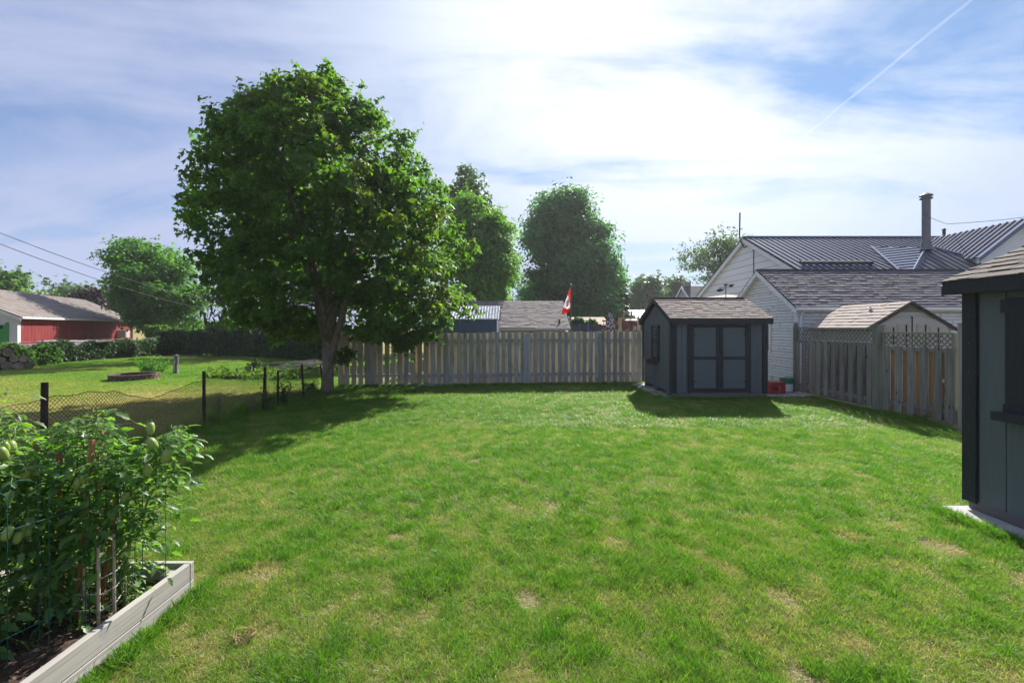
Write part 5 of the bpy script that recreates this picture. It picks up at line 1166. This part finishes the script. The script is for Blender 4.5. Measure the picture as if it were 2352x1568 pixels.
def wire_fence():
    t = thing('chain_link_fence', 'sagging rusty chain link fence between the lawn and the left yard', 'fence', (-5.6, 3.0, 0)); L_ = 9.9
    ky = [3.0, 5.0, 5.5, 6.1, 6.42, 6.77, 7.1, 7.4, 7.74, 8.27, 9.0, 9.95, 11.0, 11.8, 12.9]; kz = [.95, .92, .96, .94, .90, .80, .69, .70, .80, .86, .84, .76, .74, .73, .68]
    def f(s): y = 3.0 + s; w = .03 * math.sin(y * 2.1) + (.10 * math.exp(-((y - 7.1) / .5)**2)); return (.18 * max(0, (y - 8)) / 5 - w, s)
    chain('wire_mesh', t, (f, L_), lambda s: np.interp(3 + s, ky, kz) + .015 * math.sin(s * 13), lambda s: .02, .058, .0028, M_wire)
    for px, Y, ytop, w, lean in ((100, 5.62, 878, .024, .01), (468, 8.35, 852, .017, 0), (604, 9.85, 842, .016, .04), (609, 9.9, 848, .013, .0), (638, 10.25, 850, .014, .0), (697, 11.7, 835, .015, -.05), (742, 12.85, 838, .014, -.10)):
        x = at(px, Y) + 5.6; h = zt(ytop, Y); MB().box(-w, w, -w, w, -.1, h).box(-w*.3, w*2.2, -w, -w*.5, -.1, h - .002).build('post', M_rust, t, loc=(x, Y - 3.0, 0), rot=(0, lean, .2))
wire_fence()
def yard_left():
    # chain link with vines over a low pale wall
    w = thing('low_wall', 'pale weathered low wall overgrown with vines before the barn', 'wall', (-23.3, 19.6, 0)); mw = mat('stained_pale_wall', (0.42, 0.40, 0.40), (0.22, 0.20, 0.19), scale=2.2, rough=.9, obj=.05, c3=(0.30, 0.24, 0.21), c3s=1.5)
    for i in range(11): box('block_panel', mw, w, -.1 - .03 * (i % 2), .1, i * 1.0, i * 1.0 + .985, 0, 1.0)
    t = thing('chain_link_fence', 'silvery chain link fence over the vine covered low wall', 'fence', (-22.9, 19.4, 0)); chain('wire_mesh', t, (lambda s: (0, s), 11.4), lambda s: 1.12, lambda s: .02, .11, .004, M_pipe)
    for k in range(5): MB().tube([(0, k * 2.8, 0), (0, k * 2.8, 1.2)], .03, 6).build('post', M_pipe, t)
    leafbox('vine', 'tangled green vines climbing the low wall before the barn', 'vine', [(-23.0, 19.6), (-23.0, 31.0)], 1.02, .16, 9000, .13, M_hedge, 91, lump=.5)
    leafbox('vine', 'dense leafy vine clump behind the log pile at the wall foot', 'vine', [(-22.6, 19.3), (-22.7, 22.6)], .85, .45, 5000, .14, M_maple, 92, lump=.8)
    leafbox('vine', 'dark leafy vines covering the right end of the low wall', 'vine', [(-22.8, 27.0), (-22.9, 30.6)], 1.0, .40, 4200, .14, M_hedge, 93, lump=.5)
    # log pile: every log its own thing
    end = mat('cut_log_end', (0.27, 0.21, 0.15), (0.15, 0.11, 0.08), scale=6, obj=.3, rough=.85); r = random.Random(8)
    rows = [(0, 5), (1, 4), (2, 2)]; words = ['large', 'split', 'pale', 'dark', 'grey', 'round', 'short', 'thin']; nth = ['first', 'second', 'third', 'fourth', 'fifth', 'sixth', 'seventh']; rown = ['bottom', 'second', 'top']
    me = []
    for k in range(3): me.append((MB().lathe([(.17, -.25), (.18, 0), (.165, .25)], n=12).mesh('bark', M_bark2), MB().lathe([(.158, 0), (.155, .012)], n=12).mesh('cut_end', end)))
    for j, cnt in rows:
        for i in range(cnt):
            q = i * .33 + j * .16 - .75; x = -21.3 + .65 * q; s = r.uniform(.85, 1.2); l = thing('firewood_log', '%s cut log from the left in the %s row of the firewood stack' % (nth[i], rown[j]), 'log', (x, 19.3 + .75 * q, .17 + j * .29), group='cut logs stacked at the left edge')
            l.rotation_euler = (R(90) + r.uniform(-.12, .12), 0, .86 + r.uniform(-.2, .2)); l.scale = (s, s, 1)
            a, b = me[(i + j) % 3]; link('bark', a, l); link('cut_end', b, l, loc=(0, 0, .25)); link('cut_end', b, l, loc=(0, 0, -.262))
    # brick fire ring
    br = mat('old_ring_brick', (0.17, 0.11, 0.09), (0.10, 0.07, 0.06), scale=8, obj=.3, rough=.95); Y = 15.9; t = thing('fire_ring', 'round fire ring of old bricks on the yellowed grass', 'fire ring', (at(310, Y), Y, 0)); bm_ = MB().box(-.065, .065, -.05, .05, 0, .095).mesh('brick', br, bevel=.006)
    for row in range(2):
        for i in range(30): a = 2*math.pi*(i + .5*row)/30; link('brick', bm_, t, loc=(math.cos(a)*.66, math.sin(a)*.66, row*.098), rot=(0, 0, a + math.pi/2 + r.uniform(-.1, .1)))
    MB().lathe([(.58, 0.0), (.58, .02)], n=24).build('ash', M_dark, t)
    Y = 17.8; t = thing('stump_post', 'short weathered grey post standing in the left yard', 'post', (at(404, Y), Y, 0)); wood = mat('silver_old_wood', (0.34, 0.34, 0.35), (0.06, 0.055, 0.055), scale=1, stretch=(14, 14, 1.2), lo=.42, hi=.6, obj=0, rough=.95)
    MB().tube([(0, 0, -.05), (0, 0, .35), (.01, 0, .72)], [.095, .088, .085], 9).build('shaft', wood, t); MB().lathe([(.06, .721), (.04, .74)], n=8).build('top', wood, t)
    Y = 17.6; t = thing('stump_post', 'small dark stub of a post near the round bush', 'post', (at(576, Y), Y, 0)); MB().tube([(0, 0, -.05), (0, 0, .3)], .06, 7).build('shaft', wood, t); MB().lathe([(.05, .3), (.03, .32)], n=7).build('top', wood, t)
    # junk behind the wall
    b = thing('overturned_boat', 'pale flat overturned hull lying behind the vine covered wall', 'boat', (at(150, 25), 25, 0)); MB().prism([(-1.4, 0, .9), (1.6, 0, .9), (1.9, 0, 1.02), (-1.6, 0, 1.05)], (0, .9, .04)).build('hull', mw, b); box('trestle', M_rust, b, -1, -.9, .1, .7, 0, .9); box('trestle', M_rust, b, 1, 1.1, .1, .7, 0, .9)
    # power lines
    for k, (ya, yb, y2) in enumerate(((527, 620, 640), (553, 640, 668))):
        A = Vector((at(-60, 16), 16, zt(ya - 16, 16))); B = Vector((at(620, 52), 52, zt(yb + 75, 52))); pts = []
        for i in range(25): f = i / 24; q = A.lerp(B, f); q.z -= 1.1 * 4 * f * (1 - f); pts.append(q)
        tag(MB().tube(pts, .013, 5).build('power_line', M_wire), ['upper black power line crossing the sky at the left', 'lower black power line crossing the sky at the left'][k], 'wire', 'power lines over the barn')
yard_left()

# ---------------------------------------------------------------- crate, bucket, gravel
def corner_items():
    gm = mat('white_grey_pebble', (0.50, 0.48, 0.46), (0.30, 0.28, 0.26), scale=20, obj=0, island=.35, rough=.9); r = np.random.default_rng(2); n = 1500; V = []; Fc = []
    base = np.array([(1,0,0),(-1,0,0),(0,1,0),(0,-1,0),(0,0,1),(0,0,-1)], float); tri = np.array([(0,2,4),(2,1,4),(1,3,4),(3,0,4),(2,0,5),(1,2,5),(3,1,5),(0,3,5)])
    for i in range(n):
        if i < 1000: x, y = r.uniform(6.52, 7.7), r.uniform(11.62, 12.9)
        else: x, y = r.uniform(3.72, 3.86), r.uniform(11.9, 14.2)
        if i < 1000 and y < 11.72 + .25 * (x - 6.52): pass
        s = r.uniform(.012, .03); V.append(base * s * r.uniform(.6, 1.2, (1, 3)) + np.array([x, y, .03 + r.uniform(0, .015)])); Fc.append(tri + 6 * i)
    tag(link('gravel', npmesh('gravel', np.concatenate(V), np.concatenate(Fc), gm)), 'white grey gravel around the shed pad and crate', 'gravel', kind='stuff')
    tag(MB().prism([(6.5, 11.55, 0), (7.68, 11.85, 0), (7.69, 13.0, 0), (6.5, 13.0, 0)], (0, 0, .03)).build('gravel_bed', M_conc, None), kind='structure')
    red = mat('red_crate_plastic', (0.38, 0.025, 0.035), (0.33, 0.02, 0.03), scale=4, rough=.5, obj=.03); Y = 11.95; t = thing('milk_crate', 'red plastic milk crate upside down on gravel by the shed corner', 'crate', (at(1769, Y), Y, .045), rz=R(6)); w, d, h = .43, .34, .30
    def side(px0, px1, holes, face):
        pass
    # front wall with hand hole and punched panel, built of bars
    for yy, nm in ((0, 'front_wall'), (d - .012, 'rear_wall')):
        MB().box(0, w, yy, yy+.012, 0, .10).box(0, .10, yy, yy+.012, .10, .17).box(.20, w, yy, yy+.012, .10, .17).box(0, w, yy, yy+.012, .17, h).build(nm, red, t)
    for xx in (0, w - .012): MB().box(xx, xx+.012, .013, d-.013, 0, .12).box(xx, xx+.012, .013, .1, .12, .19).box(xx, xx+.012, d-.1, d-.013, .12, .19).box(xx, xx+.012, .013, d-.013, .19, h).build('side_wall', red, t)
    box('top_panel', red, t, 0, w, 0, d, h + .001, h + .012)
    for z in (.03, .235): box('rib', red, t, 0, w, -.010, -.001, z, z + .015)
    for x in (.01, .20, w - .03): box('rib', red, t, x, x + .014, -.012, -.001, .05, .225)
    for k in range(4): box('faded_print', M_resin, t, .262 + .0, .282, -.0035, -.0005, .09 + k*.033, .11 + k*.033)
    gr = mat('green_lid_plastic', (0.01, 0.20, 0.12), (0.01, 0.17, 0.10), scale=4, rough=.4, obj=0); t = thing('bucket', 'white pail with green upper rim and lid behind the red crate', 'bucket', (at(1806, 12.4), 12.4, .045)); MB().lathe([(.14, 0), (.16, .24), (.162, .25)], n=28).build('pail', M_white2, t, smooth=False)
    MB().lathe([(.163, .235), (.168, .36), (.178, .362), (.178, .385), (.10, .392), (.02, .392)], n=28).build('lid', gr, t); MB().lathe([(.146, .0), (.149, .03)], n=28).build('base_band', M_blue, t)
    MB().tube([(.17*math.cos(a), .17*math.sin(a) - .0, .34 - .10*math.sin(-a if a < 0 else a)*1.0) for a in [R(180 + k*15) for k in range(13)]], .004, 5).build('handle', M_pipe, t)
    t = thing('plant_pot', 'small dark pot between the shed corner and red crate', 'pot', (at(1762, 12.3), 12.3, .04)); MB().lathe([(.07, 0), (.10, .16), (.11, .17)], n=16).build('body', M_rustbrown, t); MB().lathe([(.09, .165), (.085, .172)], n=16).build('soil', M_dark, t)
corner_items()
# twine on the lawn
def twine():
    Y = 2.62; r = random.Random(3); x = at(560, Y); t = MB()
    for k in range(7):
        a = r.uniform(0, 6.28); pts = [(.055 * math.cos(a + i*.55) * (1 + .4*math.sin(i + k)), .05 * math.sin(a + i*.55) * (1 + .3*math.cos(i*1.3 + k)), .035 + .02*math.sin(i*.9 + k)) for i in range(10)]; t.tube(pts, .0022, 5)
    t.tube([(-.1, -.05, .02), (-.03, -.03, .04), (.05, .04, .04)], .0022, 5)
    tag(t.build('twine', mat('tan_twine', (0.42, 0.30, 0.15), rough=.9, obj=0), None, loc=(x, Y, gz(x, Y))), 'small tangle of tan twine lying on the lawn by the planter', 'twine')
twine()

# ---------------------------------------------------------------- raised bed and tomatoes
def raised_bed():
    wd = mat('greywashed_lumber', (0.40, 0.375, 0.35), (0.30, 0.28, 0.26), scale=1.0, stretch=(18, 1.2, 30), obj=.05, bump=.35, bscale=2.0, rough=.85, c3=(0.30, 0.29, 0.29), c3s=9, c3lo=.62, c3hi=.72)
    wx = mat('greywashed_lumber_end', (0.40, 0.375, 0.35), (0.30, 0.28, 0.26), scale=1.0, stretch=(1.2, 18, 30), obj=.05, bump=.35, bscale=2.0, rough=.85)
    t = thing('raised_bed', 'grey washed lumber raised garden bed at the lower left', 'raised bed', (-2.15, 3.08, 0)); L_ = 2.6; W_ = 1.3
    for z0, z1 in ((-.02, .102), (.106, .225)):
        box('plank', wd, t, -.04, 0, -L_, -.04, z0, z1, bevel=.004); box('plank', wd, t, -W_, -W_ + .04, -L_, -.04, z0, z1, bevel=.004)
        box('plank', wx, t, -W_, .0, -.038, .0, z0, z1, bevel=.004); box('plank', wx, t, -W_, .0, -L_ - .04, -L_ - .002, z0, z1, bevel=.004)
    for x, y in ((-.135, -.13), (-W_ + .045, -.13), (-.135, -L_ + .01)): box('corner_block', wd, t, x, x + .088, y, y + .088, -.02, .195, bevel=.004)
    for y in (-1.1, -2.0): box('corner_block', wd, t, -.13, -.043, y, y + .088, -.02, .17, bevel=.004)
    soil = mat('dark_soil', (0.055, 0.035, 0.025), (0.10, 0.068, 0.05), scale=30, bump=1.0, bscale=60, obj=0, rough=.98, lo=.45, hi=.75); n = 64; V = []; 
    for j in range(n + 1):
        for i in range(33): x = -W_ + .042 + (W_ - .084) * i / 32; y = -L_ + (L_ - .04) * j / n; V.append((x, y, .115 + .025 * noise.noise((x*7, y*7, 0)) + .014 * noise.noise((x*22, y*22, 0))))
    Fc = [(j*33+i, j*33+i+1, (j+1)*33+i+1, (j+1)*33+i) for j in range(n) for i in range(32)]; link('soil', npmesh('soil', V, Fc, soil, True), t)
    r = np.random.default_rng(6); C = np.stack([r.uniform(-W_+.05, -.05, 2600), r.uniform(-L_+.05, -.05, 2600), .125 + r.uniform(-.01, .02, 2600)], 1); V, Fc = leaves(C, .028, 'long', None, 4, up=.9, rnd=1.0)
    mulch = mat('wood_mulch', (0.10, 0.065, 0.045), (0.20, 0.15, 0.11), scale=40, obj=0, island=.5, rough=.95); tag(link('mulch', npmesh('mulch', V, Fc, mulch), t), kind='stuff')
raised_bed()
def leaflet_arrays(P, D, Nn, S_):
    """serrated curved leaflets: two rows of quads folded along the midrib"""
    n = len(P); W = np.cross(Nn, D); rows = []; prof = [(0.0, 0.02), (.22, .26), (.42, .18), (.55, .27), (.75, .12), (.85, .13), (1.0, 0.0)]
    for s, w in prof:
        c = P + (D * s - Nn * (s * s * .22)) * S_; up = Nn * (w * .35) * S_
        rows.append(np.stack([c - W * w * S_ + up, c, c + W * w * S_ + up], 1))
    V = np.stack(rows, 1)      # n, 7, 3, 3
    V = V.reshape(-1, 3); f = []
    for i in range(len(prof) - 1):
        for j in range(2): f.append((i*3+j, i*3+j+1, (i+1)*3+j+1, (i+1)*3+j))
    f = np.array(f); Fc = (f[None] + (np.arange(n) * 3 * len(prof))[:, None, None]).reshape(-1, 4); return V, Fc
def tomato(x, y, h, lean, nleaf, nfruit, seed, label, spread=.30):
    r = np.random.default_rng(seed); t = thing('tomato_plant', label, 'tomato plant', (x, y, .12), group='tomato plants in the raised bed'); m = MB(); nodes = []
    for k in range(4):
        a = r.uniform(0, 6.28); top = np.array([math.cos(a)*spread*.8 + lean[0], math.sin(a)*spread*.8 + lean[1], h * r.uniform(.75, 1.0)]); pts = []
        for i in range(9):
            f = i / 8; p = np.array([top[0]*f**1.3, top[1]*f**1.3, top[2]*f]) + r.normal(0, .016, 3) * (f > 0); pts.append(p)
        m.tube(pts, [.009 - .0065 * i / 8 for i in range(9)], 6); nodes += [(pts[i-1] + (pts[i]-pts[i-1]) * q, i / 8) for i in range(1, 9) for q in (.3, .8)]
    P, D, Nn, S_ = [], [], [], []
    for k in range(int(nleaf * 3.6)):
        p0, f = nodes[r.integers(6, len(nodes))] if (r.uniform() < .7 or h < .8) else nodes[r.integers(10, len(nodes))]
        if f < .42 and r.uniform() < .45: continue
        a = r.uniform(0, 6.28); ln = r.uniform(.14, .30) * (1.0 if f < .85 else .75); d = np.array([math.cos(a), math.sin(a), r.uniform(.1, .7) if f > .3 else r.uniform(-.1, .3)]); d /= np.linalg.norm(d)
        droop = r.uniform(.5, 1.2); pts = [p0 + d * ln * s - np.array([0, 0, droop * ln * s * s * .7]) for s in (0, .25, .5, .75, 1)]; m.tube(pts, [.003, .0026, .0022, .0018, .001], 4, False)
        side = np.cross(d, [0, 0, 1.0]); side /= np.linalg.norm(side) + 1e-6
        for s, sg, sc in ((.35, 1, .6), (.35, -1, .6), (.55, 1, .3), (.55, -1, .3), (.72, 1, .85), (.72, -1, .85), (1.0, 0, 1.1)):
            q = p0 + d * ln * s - np.array([0, 0, droop * ln * s * s * .7]); dr = d * (.55 if sg else 1) + side * sg + np.array([0, 0, -r.uniform(.15, .9)]) + r.normal(0, .18, 3); dr /= np.linalg.norm(dr)
            nn = np.array([0, 0, 1.0]) + r.normal(0, .35, 3); nn -= dr * nn.dot(dr); nn /= np.linalg.norm(nn); P.append(q); D.append(dr); Nn.append(nn); S_.append(sc * r.uniform(.042, .078))
    V, Fc = leaflet_arrays(np.array(P), np.array(D), np.array(Nn), np.array(S_)[:, None]); link('foliage', npmesh('foliage', V, Fc, M_tom, True), t); m.build('stems', M_tstem, t, smooth=True)
    fm = MB().lathe([(.004, -.046), (.014, -.043), (.022, -.030), (.026, -.010), (.026, .010), (.021, .028), (.012, .036), (.003, .036)], n=14).mesh('tomato', M_fruit, True)
    cal = MB()
    for k in range(5): a = 2*math.pi*k/5; cal.add([(0, 0, .037), (.012*math.cos(a-.35), .012*math.sin(a-.35), .038), (.03*math.cos(a), .03*math.sin(a), .044), (.012*math.cos(a+.35), .012*math.sin(a+.35), .038)], [(0, 1, 2, 3)])
    cal.tube([(0, 0, .036), (.004, 0, .06), (.014, 0, .08)], .0028, 5); cme = cal.mesh('calyx', M_tstem); return t, fm, cme, nodes
FR = [(45, 1038, 2.55), (12, 1025, 2.45), (26, 1026, 2.50), (83, 1078, 2.55), (60, 1085, 2.5), (160, 1090, 2.60), (197, 1098, 2.60), (346, 982, 2.72), (382, 1045, 2.72), (298, 1085, 2.68), (338, 1078, 2.66), (288, 1140, 2.65), (42, 1232, 2.35), (18, 1222, 2.30), (62, 1218, 2.45), (128, 1005, 2.65), (350, 1018, 2.7), (180, 1112, 2.6), (235, 1105, 2.65), (5, 1040, 2.42), (290, 1060, 2.70)]
def tomatoes():
    spots = [(-2.42, 2.82, 1.14, (.09, .0), 110, 'rightmost tomato plant leaning over the bed corner'), (-2.78, 2.78, 1.22, (.02, .0), 105, 'tall tomato plant in the middle of the far row'), (-3.12, 2.72, 1.20, (0, .0), 95, 'tomato plant at the far left corner of the bed'),
             (-2.66, 2.60, 1.02, (-.05, .05), 100, 'tomato plant behind the wooden ladder trellis'), (-2.84, 2.34, 1.05, (-.02, 0), 105, 'dense tomato plant at the left picture edge'), (-2.72, 2.02, .62, (-.12, .0), 60, 'low tomato plant in the near left part of the bed')]
    made = []
    for i, (x, y, h, ln, n, lab) in enumerate(spots): made.append((x, y) + tomato(x, y, h + .08, ln, n, 0, 200 + i, lab, .26 if i != 5 else .2))
    r = random.Random(4)
    for px, py, Y in FR:
        p = Vector((at(px, Y), Y, zt(py, Y))); b = min(made, key=lambda q: (q[0]-p.x)**2 + (q[1]-p.y)**2); t = b[2]; s = r.uniform(.7, .95)
        f = link('tomato', b[3], t, loc=p - Vector((b[0], b[1], .12)), rot=(r.uniform(-.4, .4), r.uniform(-.4, .4), r.uniform(0, 6)), scale=(s, s, s * 1.08)); link('calyx', b[4], f)
tomatoes()
def supports():
    gw = mat('green_coated_wire', (0.012, 0.09, 0.07), (0.01, 0.07, 0.055), rough=.4, obj=0); stake = mat('orange_wood_stake', (0.34, 0.17, 0.08), (0.24, 0.11, 0.05), scale=1, stretch=(20, 20, 2), rough=.85, obj=.1); pale = mat('pale_wood_dowel', (0.52, 0.42, 0.30), (0.40, 0.32, 0.23), scale=1, stretch=(20, 20, 2), rough=.85, obj=.1)
    def hoop(x, y, w, h, lab, dirv):
        t = thing('wire_plant_support', lab, 'plant support', (x, y, .1), group='green wire plant supports'); d = Vector((dirv[0], dirv[1], 0)).normalized(); q = Vector((-d.y, d.x, 0))
        for k in (0, 1, 2):
            o = d * (w * (k - 1)) + q * (.08 * (k % 2)); a = [o + d * (-w/2) + Vector((0, 0, 0)), o + d * (-w/2) + Vector((0, 0, h - w*.4))] + [o + d * (-w/2 * math.cos(R(g))) + Vector((0, 0, h - w*.4 + w*.45*math.sin(R(g)))) for g in (30, 60, 90, 120, 150)] + [o + d * (w/2) + Vector((0, 0, h - w*.4)), o + d*(w/2)]
            MB().tube(a, .0021, 6).build('hoop', gw, t)
        for z in (.22, .5, .78): MB().tube([d * (-1.5*w) + Vector((0, 0, z*h)) - q*.006, d * (1.5*w) + Vector((0, 0, z*h)) - q*.006], .0024, 5).build('cross_wire', gw, t)
    hoop(-2.30, 2.74, .13, .93, 'green wire support leaning outside the rightmost tomato plant', (.45, 1)); hoop(-2.42, 2.28, .16, .92, 'green wire support with round tops at the left edge of the bed', (.3, 1)); hoop(-2.56, 1.95, .12, .55, 'low green wire support in the near part of the bed', (.3, 1))
    for px, y0_, y1_, Y, lean in ((84, 1010, 1500, 2.7, 0), (133, 1020, 1500, 2.62, .03), (212, 1005, 1500, 2.6, .10), (236, 965, 1300, 2.85, .0), (268, 1080, 1400, 2.7, .10), (225, 1045, 1500, 2.75, .02)):
        pass
    labs = ['orange wood stake leftmost among the tomato leaves', 'orange wood stake standing beside the big low green tomatoes', 'long leaning orange wood stake in the middle of the tomatoes', 'short orange stake tip rising above the leaves near the wire fence', 'leaning orange stake right of the hanging green tomatoes', 'orange stake hidden deep in the foliage behind the leaning one']
    for i, (px, ytop, Y, lean) in enumerate(((84, 1012, 2.62, 0.0), (134, 1035, 2.55, .03), (213, 1003, 2.52, -.10), (234, 966, 2.9, .0), (279, 1070, 2.6, -.13), (228, 1040, 2.7, -.03))):
        x = at(px, Y); z = zt(ytop, Y); t = thing('wood_stake', labs[i], 'stake', (x * 1.04 + lean, Y * 1.04, .08), group='orange wood stakes'); w = .0085
        MB().prism([(-w, -w, 0), (w, -w, 0), (w, w, 0), (-w, w, 0)], (-lean, 0, z - .12)).build('shaft', stake, t)
        MB().tube([(-lean*.9, -.02, (z-.08)*.85), (-lean*.9 + .03, .02, (z-.08)*.84)], .003, 5).build('tie', M_tstem, t)
    # ladder trellis of dowels
    t = thing('dowel_trellis', 'low trellis of pale dowels and thin rods before the tomatoes', 'trellis', (-2.40, 2.6, .1)); o = Vector((-2.40, 2.6, .1))
    ds = [(-2.49, 2.62, .50), (-2.39, 2.60, .545), (-2.345, 2.68, .54), (-2.355, 2.88, .52)]; ds = [(at(195, 2.62), 2.62, zt(1263, 2.64)), (at(227, 2.575), 2.575, zt(1249, 2.6)), (at(263, 2.66), 2.66, zt(1224, 2.68)), (at(287, 2.85), 2.85, zt(1222, 2.87))]
    for x, y, z in ds: MB().tube([Vector((x, y, .08)) - o, Vector((x - .012, y + .01, z)) - o], .0085, 8).build('dowel', pale, t)
    for k in range(4):
        z = .19 + k * .09; MB().tube([Vector((ds[0][0] - .04, ds[0][1] - .03, z)) - o, Vector((ds[1][0] + .011, ds[1][1] + .0, z + .01)) - o, Vector((ds[2][0] + .011, ds[2][1], z + .01)) - o, Vector((ds[3][0] + .013, ds[3][1] + .03, z + .01)) - o], .003, 5).build('rod', M_resin, t)
    t = thing('dowel_trellis', 'second dowel trellis half hidden behind the tomato stems', 'trellis', (-2.5, 2.85, .1)); o = Vector((-2.5, 2.85, .1))
    dd = [(at(238, 2.78), 2.78, .62), (at(258, 2.9), 2.9, .66), (at(275, 2.98), 2.98, .68)]
    for x, y, z in dd: MB().tube([Vector((x, y, .08)) - o, Vector((x, y, z)) - o], .007, 8).build('dowel', stake, t)
    for k in range(3): z = .25 + k*.12; MB().tube([Vector((a[0] + .009, a[1], z)) - o for a in dd], .0025, 5).build('rod', M_resin, t)
supports()

# ---------------------------------------------------------------- thin summer haze
def haze():
    hz = bpy.data.materials.new('haze_air'); hz.use_nodes = True; nt = hz.node_tree; nt.nodes.remove(nt.nodes['Principled BSDF'])
    v = nt.nodes.new('ShaderNodeVolumePrincipled'); v.inputs['Density'].default_value = 0.0006; v.inputs['Color'].default_value = (0.93, 0.96, 1.0, 1); v.inputs['Anisotropy'].default_value = 0.35
    nt.links.new(v.outputs[0], nt.nodes['Material Output'].inputs['Volume'])
    tag(MB().box(-130, 90, -15, 110, -1.2, 16).build('haze', hz, None), kind='stuff')
haze()

def litter():
    r = np.random.default_rng(31); n = 90; y = np.sqrt(r.uniform(2.0**2, 11**2, n)); x = r.uniform(-1, 1, n) * y * .95; k = (x > -1.95) & (x < 3.9) | (y > 4.8) & (x > -5) & (x < 7); x, y = x[k], y[k]
    C = np.stack([x, y, np.full(len(x), .045)], 1); V, Fc = leaves(C, .035, 'oval', None, 8, up=1.2, rnd=.6)
    tag(link('fallen_leaves', npmesh('fallen_leaves', V, Fc, mat('dry_fallen_leaf', (0.26, 0.16, 0.07), (0.16, 0.10, 0.05), obj=0, island=.4, rough=.8))), 'tiny dry leaves scattered on the lawn', 'leaf litter', kind='stuff')
litter()
